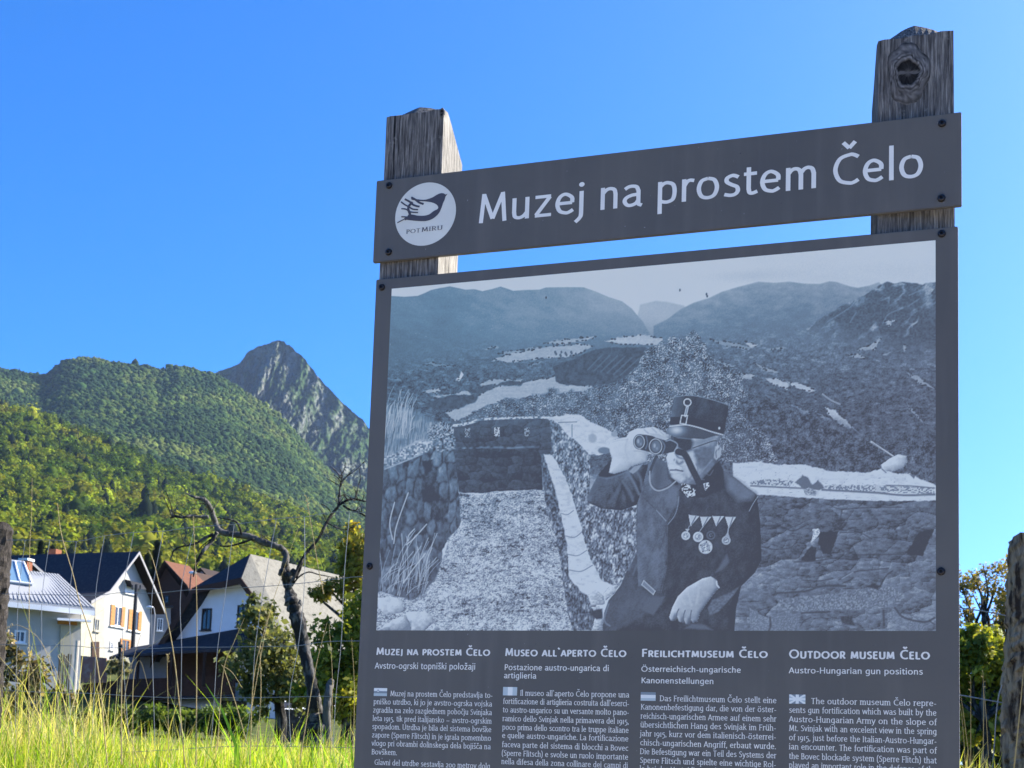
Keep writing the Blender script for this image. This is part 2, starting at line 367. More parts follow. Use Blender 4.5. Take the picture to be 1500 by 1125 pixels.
def leafy_wood(name, G, count, size, nq, seed, palette, m):
    """broad crowns built from leaf clumps round a dark core"""
    rng = np.random.default_rng(seed); a, b = G.shape[:2]
    fi = rng.random(count)*(a-1.001); fj = rng.random(count)*(b-1.001); i0 = fi.astype(int); j0 = fj.astype(int); fu = (fi-i0)[:, None]; fv = (fj-j0)[:, None]
    P = G[i0, j0]*(1-fu)*(1-fv)+G[i0+1, j0]*fu*(1-fv)+G[i0, j0+1]*(1-fu)*fv+G[i0+1, j0+1]*fu*fv
    n = len(P); s = size*np.exp(rng.normal(0, .28, n)); zs = rng.uniform(.8, 1.5, n); con = rng.random(n) < .06
    s = np.where(con, s*.7, s); zs = np.where(con, zs*2.1, zs)
    pal = np.array(palette); tone = fbm(P[:, 0]/70, P[:, 1]/70, seed+1, 3)
    ck = pal[np.clip((tone-.3)/.4*(len(pal)-1)+rng.normal(0, .9, n), 0, len(pal)-1).astype(int)]*np.exp(rng.normal(0, .25, n))[:, None]
    ck = np.where(con[:, None], np.array((.012, .026, .010)), ck)
    P = P + np.stack([0*s, 0*s, s*zs*.5], 1)
    # lobes of each crown
    L = 7; lob = rng.normal(0, 1, (n, L, 3)); lob[..., 2] = np.abs(lob[..., 2])*1.0-.15; lob /= np.linalg.norm(lob, axis=2, keepdims=True)
    pick = rng.integers(0, L, (n, nq)); c = np.take_along_axis(lob, pick[..., None].repeat(3, 2), 1)*.62
    d = rng.normal(0, 1, (n, nq, 3)); d[..., 2] += .35; d /= np.linalg.norm(d, axis=2, keepdims=True)
    q = c + d*.45; tp = np.where(con[:, None], np.clip(1.0-.75*(q[..., 2]+.2), .12, 1), 1.0)
    q[..., 0] *= tp; q[..., 1] *= tp
    nrm = d*.8 + c*.6 + rng.normal(0, .35, d.shape); nrm /= np.linalg.norm(nrm, axis=2, keepdims=True)
    t1 = np.cross(nrm, rng.normal(0, 1, nrm.shape)); t1 /= np.linalg.norm(t1, axis=2, keepdims=True); t2 = np.cross(nrm, t1)
    sc3 = np.stack([s, s, s*zs], 1)[:, None, :]
    C = P[:, None, :]+q*sc3; r = (s[:, None]*(.13+.12*rng.random((n, nq))))[..., None]*np.where(con[:, None, None], .7, 1)
    V = np.stack([C-t1*r, C+t2*r*.8, C+t1*r, C-t2*r*.8], 2).reshape(-1, 3); m_ = n*nq
    col = np.repeat((ck[:, None, :]*np.exp(rng.normal(0, .22, (n, nq, 1)))).reshape(-1, 3), 4, 0)
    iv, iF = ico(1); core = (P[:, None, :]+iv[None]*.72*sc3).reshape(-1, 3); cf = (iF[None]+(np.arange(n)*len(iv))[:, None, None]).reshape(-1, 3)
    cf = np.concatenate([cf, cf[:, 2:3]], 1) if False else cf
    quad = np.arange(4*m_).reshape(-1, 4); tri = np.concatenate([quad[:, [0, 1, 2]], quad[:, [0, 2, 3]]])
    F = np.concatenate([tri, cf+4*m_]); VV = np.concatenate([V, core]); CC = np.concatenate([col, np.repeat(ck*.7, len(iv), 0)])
    return tag(np_mesh(name, VV, F, m, None, CC), kind='stuff')
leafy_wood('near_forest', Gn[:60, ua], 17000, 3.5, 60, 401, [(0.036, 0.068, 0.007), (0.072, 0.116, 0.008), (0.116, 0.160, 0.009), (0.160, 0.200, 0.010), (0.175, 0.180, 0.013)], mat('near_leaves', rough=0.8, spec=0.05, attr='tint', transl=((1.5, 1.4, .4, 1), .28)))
woodland('ridge_forest', Gm[:, ub], 70, 52000, 3.9, 1, 402, [(0.020, 0.042, 0.011), (0.030, 0.056, 0.012), (0.044, 0.074, 0.014), (0.064, 0.092, 0.017), (0.078, 0.098, 0.020)], m=leafm)

# ------------------------------------------------------------------ the air
bm = bmesh.new(); bmesh.ops.create_cube(bm, size=1.0)
for v in bm.verts: v.co = Vector((v.co.x*10400, v.co.y*10400, -6.0 if v.co.z < 0 else 1060.0))
hz = bpy.data.materials.new('valley_air'); hz.use_nodes = True; hz.node_tree.nodes.clear()
pv = hz.node_tree.nodes.new('ShaderNodeVolumePrincipled'); mo = hz.node_tree.nodes.new('ShaderNodeOutputMaterial')
pv.inputs['Color'].default_value = (0.50, 0.70, 1.0, 1); pv.inputs['Density'].default_value = 3.6e-5; pv.inputs['Anisotropy'].default_value = 0.0
hz.node_tree.links.new(pv.outputs[0], mo.inputs['Volume'])
tag(obj('haze', bm, hz), kind='stuff')
# ================================================================== the printed photograph on the panel (a flat greyscale print)
def pl(px, py, y0=0.0):
    """photo point -> point on the sign's plane (x, z)"""
    d = ray(px, py); t = (y0-CAM.y)/d.y; p = CAM + d*t
    return p.x, p.z
def paint_print(gx, gz):
    """tones 0..1 of the print at points (x, z) of the panel"""
    Pw = np.stack([gx, np.zeros_like(gx), gz], -1) - np.array(CAM)
    zz = Pw @ np.array(fw)
    X = CX + F_PX*(Pw @ np.array(rt))/zz; Y = CY - F_PX*(Pw @ np.array(up))/zz   # tracing coordinates of the print
    T = np.zeros_like(X)
    sh = X.shape
    def cells(sx, sy, seed, rotk=0.0):
        """cellular pattern: returns (cell value, edge distance)"""
        u = X/sx + rotk*Y/sy + 0.9*(fbm(X/sx*.8, Y/sy*.8, seed+21, 3)-.5); v = Y/sy + 0.9*(fbm(X/sx*.8, Y/sy*.8, seed+22, 3)-.5)
        iu = np.floor(u).astype(np.int64); iv = np.floor(v).astype(np.int64)
        f1 = np.full(sh, 9.0); f2 = np.full(sh, 9.0); cid = np.zeros(sh); rx = np.zeros(sh); ry = np.zeros(sh)
        for a in (-1, 0, 1):
            for b in (-1, 0, 1):
                cx = iu+a; cy = iv+b
                ox = cx + 0.15+0.7*_hash(cx, cy, seed); oy = cy + 0.15+0.7*_hash(cx, cy, seed+5)
                d = np.hypot(u-ox, v-oy); h = _hash(cx, cy, seed+9)
                nw = d < f1
                f2 = np.where(nw, f1, np.minimum(f2, d)); cid = np.where(nw, h, cid); f1 = np.where(nw, d, f1); rx = np.where(nw, u-ox, rx); ry = np.where(nw, v-oy, ry)
        return cid, f2-f1, np.clip(-(rx*.75+ry*.75), -.6, .6)
    def bbox(pts, pad):
        p = np.array(pts, float)
        m = (X > p[:, 0].min()-pad) & (X < p[:, 0].max()+pad) & (Y > p[:, 1].min()-pad) & (Y < p[:, 1].max()+pad)
        return p, m
    def poly(pts, tone, soft=1.2, jit=None, op=1.0, rel=None):
        p, m = bbox(pts, soft+ (jit[0] if jit else 0) + 1)
        if not m.any(): return
        x = X[m]; y = Y[m]
        if jit:
            x = x + jit[0]*(2*fbm(X[m]/jit[1], Y[m]/jit[1], 3, 3)-1); y = y + jit[0]*(2*fbm(X[m]/jit[1], Y[m]/jit[1], 41, 3)-1)
        ins = np.zeros(x.shape, bool); dd = np.full(x.shape, 1e9); nx = np.zeros(x.shape); ny = np.zeros(x.shape)
        for (x0, y0), (x1, y1) in zip(p, np.roll(p, -1, 0)):
            c = ((y0 > y) != (y1 > y))
            ins ^= c & (x < (x1-x0)*(y-y0)/((y1-y0) or 1e-9) + x0)
            ex, ey = x1-x0, y1-y0; L = ex*ex+ey*ey or 1e-9
            t = np.clip(((x-x0)*ex+(y-y0)*ey)/L, 0, 1)
            ax = x-x0-t*ex; ay = y-y0-t*ey; hh = np.hypot(ax, ay)
            if rel:
                k_ = np.exp(-hh/(rel[0]*.6))*math.sqrt(L); nx -= k_*ax/(hh+1e-6); ny -= k_*ay/(hh+1e-6)
            dd = np.minimum(dd, hh)
        s = np.where(ins, dd, -dd)
        a = np.clip(0.5 + s/soft, 0, 1)*op
        tv = tone[m] if isinstance(tone, np.ndarray) else tone
        if rel:
            nn = np.hypot(nx, ny)+1e-6; sh_ = (nx/nn*-.78+ny/nn*-.62)*np.exp(-dd/rel[0])
            tv = tv + rel[1]*sh_ - rel[1]*.35*np.exp(-dd/(rel[0]*.4))
        T[m] = T[m]*(1-a) + tv*a
    def line(pts, w, tone, soft=1.0, op=1.0, n=5):
        q = spline(pts, n) if len(pts) > 2 else [np.array(k, float) for k in pts]
        p, m = bbox(q, w+2)
        if not m.any(): return
        x = X[m]; y = Y[m]; dd = np.full(x.shape, 1e9)
        for (x0, y0), (x1, y1) in zip(p, p[1:]):
            ex, ey = x1-x0, y1-y0; L = ex*ex+ey*ey or 1e-9
            t = np.clip(((x-x0)*ex+(y-y0)*ey)/L, 0, 1)
            dd = np.minimum(dd, np.hypot(x-x0-t*ex, y-y0-t*ey))
        a = np.clip(0.5 + (w/2-dd)/soft, 0, 1)*op
        tv = tone[m] if isinstance(tone, np.ndarray) else tone
        T[m] = T[m]*(1-a)+tv*a
    def disc(c, rx, ry, tone, soft=1.0, op=1.0):
        poly([(c[0]+rx*math.cos(k*math.pi/9), c[1]+ry*math.sin(k*math.pi/9)) for k in range(18)], tone, soft, None, op)
    def zoomer(x0, y0, s): return lambda *v: [(x0+v[i]/s, y0+v[i+1]/s) for i in range(0, len(v), 2)]
    A = zoomer(550, 340, 3.5714); B = zoomer(960, 340, 3.5714); C3 = zoomer(545, 580, 5.0); D4 = zoomer(545, 710, 5.0)
    E5 = zoomer(845, 560, 5.357); F6 = zoomer(845, 730, 5.357); G7 = zoomer(1100, 640, 5.357); H8 = zoomer(1100, 730, 5.357)
    fine = vnoise(X/1.5, Y/1.5, 1); fine2 = vnoise(X/2.3, Y/2.1, 2); mid = fbm(X/9, Y/9, 4, 4); big = fbm(X/60, Y/40, 6, 4)
    def ramp(v, a, b): return np.clip((v-a)/(b-a), 0, 1)
    # sky and far mountains
    T[:] = 0.97 - 0.10*ramp(X, 600, 1050) + 0.01*ramp(X, 1050, 1380) + 0.16*(fbm(X/150, Y/50, 8, 4)-0.5)*ramp(X, 700, 1100)
    T[:] -= 0.10*np.exp(-((X-1090)/60)**2-((Y-404)/10)**2)
    poly(B(-80, 380, 0, 360, 60, 365, 150, 385, 260, 520, -120, 560), 0.70+0.05*(mid-0.5), 3)
    t = 0.42 - 0.12*ramp(Y, 430, 545) + 0.17*ramp(X, 640, 900) + 0.13*(fbm((X+Y)/22, (Y-.4*X)/9, 12, 6)-0.5) + 0.08*(big-0.5) + 0.04*(fine-.5)
    t = t + 0.35*ramp(vnoise(X/2.2, Y/2.2, 77), 0.95, 1.0)*ramp(Y, 430, 520)
    poly(A(60, 332, 85, 334, 150, 338, 220, 334, 260, 318, 290, 303, 340, 292, 390, 284, 430, 292, 470, 301, 520, 299, 560, 309, 610, 298, 655, 285, 690, 296, 720, 307, 780, 303, 860, 301, 890, 290, 1000, 288, 1090, 289, 1150, 310, 1220, 340, 1290, 362, 1340, 400, 1400, 470, 1440, 540, 1440, 760, 60, 760), t, 1.6)
    t = 0.56 - 0.22*ramp(Y, 415, 490) + 0.10*ramp(1100-X, 0, 130) + 0.18*(fbm((X-Y)/16, (Y+.3*X)/8, 15, 6)-0.5) + .04*(fine-.5)
    poly(B(-10, 492, 60, 458, 130, 405, 200, 370, 280, 345, 350, 312, 430, 288, 480, 275, 540, 260, 620, 266, 700, 260, 780, 270, 860, 272, 910, 258, 950, 262, 1020, 285, 1060, 292, 1120, 280, 1170, 262, 1300, 400, 1300, 620, -10, 620), t, 2.2)
    rid = np.abs(fbm((X+0.9*Y)/22, (Y-0.35*X)/30, 21, 5)-0.5)*2
    t = 0.22 + 0.42*ramp(0.22-rid, 0, 0.22)*ramp(fbm(X/20, Y/20, 25, 3), 0.40, 0.75) + 0.14*(fine2-0.5)
    poly(B(790, 500, 840, 470, 900, 430, 960, 392, 1060, 348, 1110, 320, 1160, 286, 1215, 257, 1250, 268, 1290, 264, 1370, 264, 1400, 277, 1465, 260, 1500, 270, 1500, 700, 780, 700), t, 2.0, (2, 12))
    for a in ((900, 470, 1010, 400, 1040, 370), (1020, 470, 1050, 420), (1190, 480, 1220, 430, 1290, 400), (1330, 330, 1400, 300, 1460, 285), (1320, 390, 1380, 350)):
        line(B(*a), 1.6, 0.55, 2, 0.6)
    # valley floor
    wk = np.clip((Y-478)/75 + np.clip((X-900)/350, 0, .5), .12, 1)
    wood = 0.20 + 0.16*(1-wk) + wk*(0.34*(fbm(X/5, Y/3.4, 31, 5)-0.46) + 0.16*(fine-0.5) + 0.14*ramp(fbm((X+1.5*Y)/12, (Y-.25*X)/4.5, 33, 4), .60, .74)) + .06*ramp(X, 1000, 1100)*ramp(600-Y, 0, 80) + 0.10*ramp(560-Y, 0, 80)
    poly([(540, 700), (540, 545), (610, 520), (700, 500), (780, 490), (860, 480), (900, 476), (960, 486), (1040, 490), (1120, 486), (1200, 482), (1260, 500), (1320, 515), (1400, 520), (1400, 720)], wood, 44, (3, 14))
    def field(cv, pts, tone):
        poly(cv(*pts), tone+.06 + 0.07*(fine2-0.5) + 0.10*(fbm(X/18, Y/3, 38, 3)-0.5), 1.6, (3.0, 8))
        q_ = cv(*pts)
        for (ax, ay), (bx, by) in zip(q_, q_[1:]+q_[:1]):
            for k_ in range(int(math.hypot(bx-ax, by-ay)/3.0)):
                if random.random() < .55:
                    t_ = random.random(); disc((ax+(bx-ax)*t_+random.uniform(-1.5, 1.5), ay+(by-ay)*t_+random.uniform(-1, 1)), random.uniform(.8, 2.4), random.uniform(.7, 1.5), random.uniform(.10, .22), 1)
    for p, tn in [((610, 672, 700, 638, 800, 610, 900, 600, 1000, 588, 1110, 588, 1130, 600, 1060, 640, 980, 656, 850, 662, 760, 672, 680, 682), .60),
                  ((1200, 570, 1300, 546, 1420, 540, 1500, 556, 1500, 590, 1400, 586, 1300, 590), .66), ((880, 582, 980, 564, 1080, 550, 1160, 546, 1100, 566, 960, 586), .58),
                  ((640, 637, 700, 622, 800, 616, 850, 610, 700, 640), .50), ((560, 607, 640, 598, 640, 606, 580, 612), .5), ((545, 795, 620, 768, 720, 775, 770, 763, 740, 795, 640, 795, 560, 808), .58),
                  ((370, 950, 450, 910, 530, 860, 600, 820, 660, 800, 780, 785, 880, 768, 940, 752, 950, 790, 1040, 800, 1160, 805, 1100, 832, 960, 852, 850, 852, 760, 872, 660, 882, 560, 922, 480, 965, 410, 990), .62),
                  ((250, 838, 330, 813, 340, 832, 280, 848), .62), ((300, 857, 490, 830, 505, 850, 390, 862, 310, 868), .62), ((420, 770, 450, 735, 465, 750, 440, 772), .8), ((250, 690, 300, 684, 420, 700, 330, 704), .42), ((800, 690, 880, 680, 870, 690, 820, 698), .45)]:
        field(A, p, tn)
    dark = 0.17 + 0.18*(fbm(X/4, Y/4, 35, 4)-0.45)
    poly(A(930, 705, 1060, 652, 1150, 612, 1250, 602, 1420, 604, 1400, 700, 1330, 772, 1150, 800, 1000, 802, 950, 780), dark, 2, (2, 9))
    for k in range(7): line(A(1110+k*34, 720+k*6, 1190+k*38, 640+k*4), 1.5, 0.36, 2, 0.7)
    poly(A(620, 800, 700, 775, 770, 790, 760, 802, 660, 804), dark, 2, (2, 7)); poly(A(500, 832, 600, 805, 615, 822, 540, 845), dark, 2, (2, 7))
    poly(A(330, 870, 400, 850, 540, 855, 520, 890, 430, 920, 330, 930, 250, 900), dark, 3, (3, 9))
    for k in range(14): disc(A(940+k*9 - (k % 3)*6, 628+(k % 5)*5)[0], 1.5, 2.2, 0.25)
    for p, tn in [((280, 560, 400, 580, 520, 600, 480, 612, 350, 592), .46), ((470, 573, 535, 590, 500, 602), .66), ((600, 617, 680, 603, 640, 624), .56), ((320, 668, 420, 700, 400, 712, 320, 690), .48),
                  ((430, 735, 520, 745, 500, 772, 440, 760), .58), ((580, 770, 640, 763, 700, 790, 690, 818, 620, 800), .66), ((690, 778, 760, 790, 845, 830, 800, 834, 730, 812), .66), ((510, 683, 640, 730, 600, 737), .52),
                  ((500, 885, 560, 900, 600, 940, 560, 952), .56), ((650, 990, 720, 1000, 712, 1032, 660, 1012), .6), ((700, 888, 760, 918, 805, 946, 760, 952), .66), ((830, 928, 900, 972, 935, 1002, 880, 982), .56),
                  ((890, 908, 940, 938, 1000, 984, 1030, 1020, 1010, 1030, 960, 1000, 910, 962), .72), ((1310, 733, 1400, 768, 1462, 820, 1380, 792), .50), ((1000, 638, 1060, 640, 1120, 660, 1050, 662), .55),
                  ((1050, 612, 1120, 590, 1185, 556, 1150, 612, 1100, 622), .55), ((1200, 470, 1265, 458, 1222, 492), .62), ((1300, 888, 1360, 940, 1402, 1002, 1380, 990), .45), ((1180, 640, 1230, 630, 1210, 645), .5), ((570, 850, 620, 860, 650, 890, 600, 880), .4), ((1300, 590, 1312, 600, 1305, 630), .55)]:
        field(B, p, tn)
    line(B(1030, 1020, 1060, 1048, 1085, 1065), 2, 0.55); line(B(1130, 1095, 1170, 1128), 2.6, 0.75); line(B(875, 848, 920, 880, 965, 900), 2.4, 0.55)
    # slope with bushes on the right, down to the wall
    cid, ed, rel = cells(9, 8, 51)
    crown = 0.10 + 0.55*(fbm(X/5.5, Y/4.5, 54, 5)-0.42) + 0.24*(fine-0.5) + 0.10*(cid-0.5) + 0.05*np.clip(ed, 0, 1)
    poly([(1040, 560), (1100, 572), (1180, 600), (1250, 630), (1300, 640), (1375, 640), (1375, 720), (1040, 720)], crown + 0.05, 26, (6, 20))
    # tree and scrub in the middle
    leaf = 0.17 + ramp(vnoise(X/1.3, Y/1.2, 61), .38, .95)*(.08+.85*fbm(X/6, Y/5, 63, 4)) + .45*(fbm(X/11, Y/9, 64, 3)-.42)
    leaf = np.clip(leaf, 0.02, 1.0)
    low = leaf*0.80 + 0.05
    poly(A(430, 1000, 520, 950, 570, 912, 650, 888, 700, 866, 760, 872, 820, 852, 890, 836, 930, 812, 960, 840, 1080, 832, 1200, 792, 1300, 772, 1500, 760, 1700, 800, 1700, 1240, 1250, 1200, 1100, 1000, 850, 970, 600, 980), low, 4, (5, 9))
    poly(A(1250, 980, 1300, 780, 1320, 738, 1370, 700, 1372, 668, 1410, 640, 1425, 598, 1470, 588) + B(100, 548, 150, 555, 200, 523, 230, 545, 262, 590, 290, 622, 320, 682, 420, 708, 470, 762, 460, 802, 485, 850, 430, 902, 450, 965, 520, 1005, 600, 1085, 640, 1200, -200, 1200), leaf, 3, (6, 8))
    poly(E5(1180, 210, 1280, 180, 1300, 300, 1440, 430, 1500, 560, 1500, 640, 1130, 640, 1150, 420), leaf*0.75, 8, (6, 9))
    # dry grass at the left edge
    g = 0.45 + 0.35*(vnoise(X/1.3+Y/9, Y/9, 71)-0.5) + 0.25*(mid-0.5)
    poly(C3(60, 60, 200, 90, 330, 110, 420, 170, 520, 240, 600, 300, 480, 330, 380, 420, 240, 470, 60, 520), g, 8, (8, 18))
    for k in range(70):
        x0 = 552+random.random()*52; y0 = 606+random.random()*40; h = 16+26*random.random(); l = random.uniform(-3, 12)
        line([(x0, y0), (x0+l*0.3, y0-h*0.6), (x0+l, y0-h)], 1.0, random.uniform(0.6, 0.85), 1.0, 0.7, 3)
    poly(C3(590, 215, 620, 290, 560, 300, 430, 330, 400, 250, 500, 190), 0.45+0.9*(fine-0.5), 4, (4, 7))
    # rear wall of the gun position
    cid, ed, rel = cells(22, 11, 81)
    st = 0.11 + .05*rel + 0.08*(cid-0.5) + 0.16*(fbm(X/4, Y/4, 83, 4)-0.5) - 0.05*ramp(0.12-ed, 0, 0.12) + 0.07*ramp(665-Y, 0, 45)
    poly(C3(600, 222, 770, 182, 1180, 166, 1315, 166, 1320, 400, 1240, 430, 1250, 690, 1130, 690, 1000, 692, 900, 700, 840, 715, 640, 708, 620, 560, 590, 400), st, 1.4, (1.2, 8))
    line(C3(600, 386, 760, 378, 900, 376, 1000, 380, 1220, 372), 2.4, .34+.7*(vnoise(X/5, Y/3, 84)-.5), 2.5, 0.75)
    for c in ((700, 268), (915, 262), (1135, 262)):
        q = C3(c[0]-20, c[1]-32, c[0]+20, c[1]-32, c[0]+20, c[1]+34, c[0]-20, c[1]+34)
        poly(q, 0.08, 1); poly(q, np.where(fine > 0.45, 0.85, 0.2), 1, None, 0.9 if c[0] == 915 else 0.6)
    rimt = .80+1.1*(fine2-.55); line(C3(600, 218, 690, 205, 770, 180), 4.0, rimt, 1.5); line(C3(770, 172, 900, 166, 1180, 158, 1315, 160), 3.2, rimt, 1.5)
    # left stone wall
    cid, ed, rel = cells(15, 26, 91, 0.15)
    st = 0.10 + ramp(ed*(.6+.8*vnoise(X/6, Y/9, 95)), 0.0, 0.30)*(0.06+0.24*cid+.16*rel) + .30*(fbm(X/4, Y/7, 96, 5)-.5) + .18*(fbm(X/22, Y/26, 97, 2)-.5) + 0.22*(fbm(X/3.5, Y/5, 93, 4)-0.5)
    poly(C3(70, 520, 200, 490, 350, 425, 470, 320, 580, 285, 600, 400, 622, 560, 640, 705, 665, 880, 650, 940) + D4(640, 310, 560, 400, 515, 480, 500, 640, 480, 700, 300, 850, 40, 850), st, 2, (2, 8))
    poly(C3(360, 480, 440, 470, 450, 540, 400, 580), 0.06, 3, (3, 8)); poly(C3(380, 690, 440, 640, 480, 700, 440, 800, 370, 780), 0.07, 3, (3, 8))
    rub = 0.50 + 0.75*(fine2-0.5) + 0.3*(mid-0.5)
    poly(C3(60, 540, 230, 475, 350, 432, 430, 392, 470, 330, 360, 318, 230, 380, 60, 475), rub+0.08, 3, (3, 7))
    poly(C3(440, 330, 520, 300, 600, 280, 612, 380, 570, 400, 480, 420), np.clip(rub-0.1, 0.05, 1), 3, (4, 7))
    line(C3(95, 535, 240, 478, 370, 425), 2.2, 0.8, 2, 0.7); line(C3(240, 380, 355, 325), 3, 0.7, 2, 0.8)
    # gravel and grass floor
    gr = 0.58 + 0.46*(vnoise(X/1.4, Y/1.2, 101)-0.5) - .30*ramp(vnoise(X/2.1, Y/1.5, 104), .72, .95) + .25*ramp(vnoise(X/1.7, Y/1.4, 105), .75, .95) + 0.55*(fbm(X/5, Y/3.5, 103, 4)-0.5) + 0.30*(big-0.5) + 0.14*ramp(Y, 730, 925)
    cg, eg, rg = cells(6.5, 4.2, 106); gr = gr + .16*rg*ramp(Y, 740, 900) + .08*(cg-.5) + .42*(fbm((X+.3*Y)/26, Y/15, 107, 4)-.5) - .30*ramp(fbm(X/9, Y/5, 108, 4), .60, .74)
    gr = np.clip(gr, 0.08, 1)
    poly(D4(640, 52, 780, 78, 900, 50, 1250, 42, 1290, 200, 1360, 380, 1372, 560, 1402, 700, 1425, 900, 1560, 1100, -20, 1100, 40, 780, 300, 850, 470, 690, 510, 560, 560, 400, 650, 300), gr, 2.5, (2.5, 7))
    poly(D4(250, 700, 330, 600, 420, 620, 430, 700, 380, 830, 280, 840), 0.16+0.4*(fine-0.5), 8, (5, 9), 0.7)
    for k in range(46):
        x0 = 556+random.random()*72; y0 = 862 + random.uniform(-18, 12); h = random.uniform(14, 75); l = random.uniform(-6, 34)
        line([(x0, y0), (x0+l*0.35, y0-h*0.55), (x0+l, y0-h)], 1.1, random.uniform(0.55, 0.82), 1.0, 0.75, 3)
    for a in ((160, 430, 180, 300, 265, 60), (150, 400, 130, 280, 165, 130), (250, 440, 300, 400, 400, 290), (230, 720, 300, 620, 390, 505), (260, 410, 270, 370, 310, 325)):
        line(D4(*a), 1.7, 0.78, 1.2, 0.9)
    for p, tn in (((40, 830, 130, 812, 220, 850, 245, 930, 100, 960, 40, 900), .84), ((250, 935, 380, 925, 440, 960, 450, 1010, 380, 1075, 270, 1075), .80), ((40, 1075, 110, 1010, 200, 965, 250, 960, 285, 1030, 285, 1075), .70), ((450, 1010, 500, 1060, 440, 1075), .8)):
        poly(D4(*p), tn + 0.40*(fbm(X/5, Y/5, 110, 4)-0.5), 1.6, (1.5, 6), 1, (6, .35))
    poly(D4(190, 1075, 285, 1000, 285, 1075), 0.45, 4); disc(D4(798, 1025)[0], 4, 3.2, 0.9)
    # right side: inner wall, ledge and capped wall
    cid, ed, rel = cells(11, 15, 121, 0.1)
    rough_ = np.abs(fbm((X+.35*Y)/5, (Y-.5*X)/11, 124, 5)-.5)*2; st = 0.16 + ramp(ed, 0.0, 0.30)*(0.06+0.20*cid+.16*rel) + .85*(rough_-.12)*(.5+fbm(X/12, Y/16, 125, 2)) + 0.5*(vnoise(X/2, Y/2.6, 123)-0.5)
    st = np.clip(st, 0.04, 0.95)
    poly(C3(1305, 160, 1375, 215, 1450, 270, 1600, 330) + F6(100, 60, 470, 70, 480, 450, 390, 600, 330, 700, 200, 650, 100, 480, 40, 300, 0, 130) + C3(1460, 720, 1400, 560, 1320, 430), st+0.06, 2, (1.5, 7))
    poly([(795, 668), (803, 690), (815, 722), (822, 755), (831, 800), (833, 845), (850, 866), (872, 880), (892, 923), (840, 924), (832, 900), (826, 860), (820, 820), (815, 790), (805, 760), (796, 720)], np.clip(st*0.85, 0.05, 1), 2, (1.5, 7))
    cap = 0.86 + 0.34*(fbm(X/7, Y/4, 130, 5)-0.5) - 0.25*ramp(vnoise(X/2.5, Y/1.8, 131), 0.93, 1.0)
    poly([(796, 665), (808, 666), (822, 688), (831, 706), (837, 724), (845, 750), (850, 765), (855, 790), (866, 820), (881, 850), (864, 860), (845, 856), (834, 842), (831, 800), (823, 755), (816, 722), (804, 690)], cap, 1.4, (1.6, 5))
    for a in ((822, 752, 840, 748), (828, 785, 856, 776), (832, 812, 860, 806), (834, 835, 868, 828)): line([(a[0], a[1]), ((a[0]+a[2])/2, a[1]+2), (a[2], a[3])], 1.2, 0.35, 1.2, 0.8)
    poly([(800, 612), (830, 607), (850, 608), (870, 620), (890, 628), (905, 640), (908, 650), (893, 662), (875, 667), (863, 665), (845, 646), (830, 636), (818, 621)], cap, 1.4, (1.8, 5))
    line([(838, 622), (838, 640)], 1.2, 0.4); line([(818, 619), (845, 618)], 1.1, 0.35); disc((885, 660), 9, 5, 0.42, 2); disc((900, 636), 5, 4, 0.6, 2); disc((868, 642), 6, 7, 0.65, 3)
    # big wall at the right
    cid, ed, rel = cells(46, 21, 141, 0.2)
    c2, e2, r2 = cells(15, 9, 148)
    st = 0.27 + .16*rel + .16*r2*ramp(fbm(X/20, Y/14, 149, 2), .4, .6) - .10*ramp(.10-e2, 0, .10)*ramp(fbm(X/22, Y/16, 151, 2), .5, .65) + 0.14*(cid-0.5) + 0.40*(fbm(X/7, Y/3.6, 143, 6)-0.5) - 0.12*ramp(0.10-ed, 0, 0.10)*ramp(fbm(X/15, Y/15, 145, 2), 0.35, 0.6) + 0.08*(fine-0.5) + 0.08*ramp(Y, 800, 920) + 0.03*ramp(X, 1200, 1370)
    poly(G7(-160, 440, 50, 452, 500, 476, 900, 498, 1480, 495) + H8(1480, 1080, -400, 1080), st, 1.5, (1.2, 6))
    poly(H8(200, 790, 500, 760, 760, 725, 1100, 690, 1210, 760, 1140, 850, 900, 872, 500, 884, 250, 880), 0.40+0.35*(vnoise(X/1.8, Y/1.5, 147)-0.5), 3, (2.5, 8))
    poly(H8(1060, 900, 1130, 870, 1220, 940, 1170, 1000, 1070, 970), 0.42+0.2*(fine-0.5), 2, (2, 8)); poly(H8(1240, 960, 1360, 980, 1390, 1040, 1200, 1040), 0.40+0.2*(fine-0.5), 2, (2, 8))
    poly(H8(-10, 860, 100, 910, 150, 970, 120, 1040, -10, 1040), 0.42+0.2*(fine-0.5), 2, (2, 8)); poly(H8(170, 930, 390, 900, 380, 990, 340, 1040, 160, 1040), 0.38+0.2*(fine-0.5), 2, (2, 8))
    for p, tn in (((540, 262, 690, 255, 670, 330, 622, 440, 560, 430, 528, 350), .04), ((398, 470, 470, 370, 515, 385, 510, 490, 400, 495), .06), ((1215, 440, 1290, 310, 1340, 255, 1440, 240, 1400, 340, 1345, 458), .04), ((900, 690, 960, 668, 1010, 690, 990, 718), .08), ((700, 930, 790, 930, 815, 1000, 720, 985), .10)):
        poly(H8(*p), tn + 0.08*(fine-0.5), 2, (2, 7))
    poly(H8(480, 243, 532, 238, 542, 268, 515, 312, 468, 348, 488, 290), np.where(fine > 0.35, 0.97, 0.6), 1.2, (1, 4))
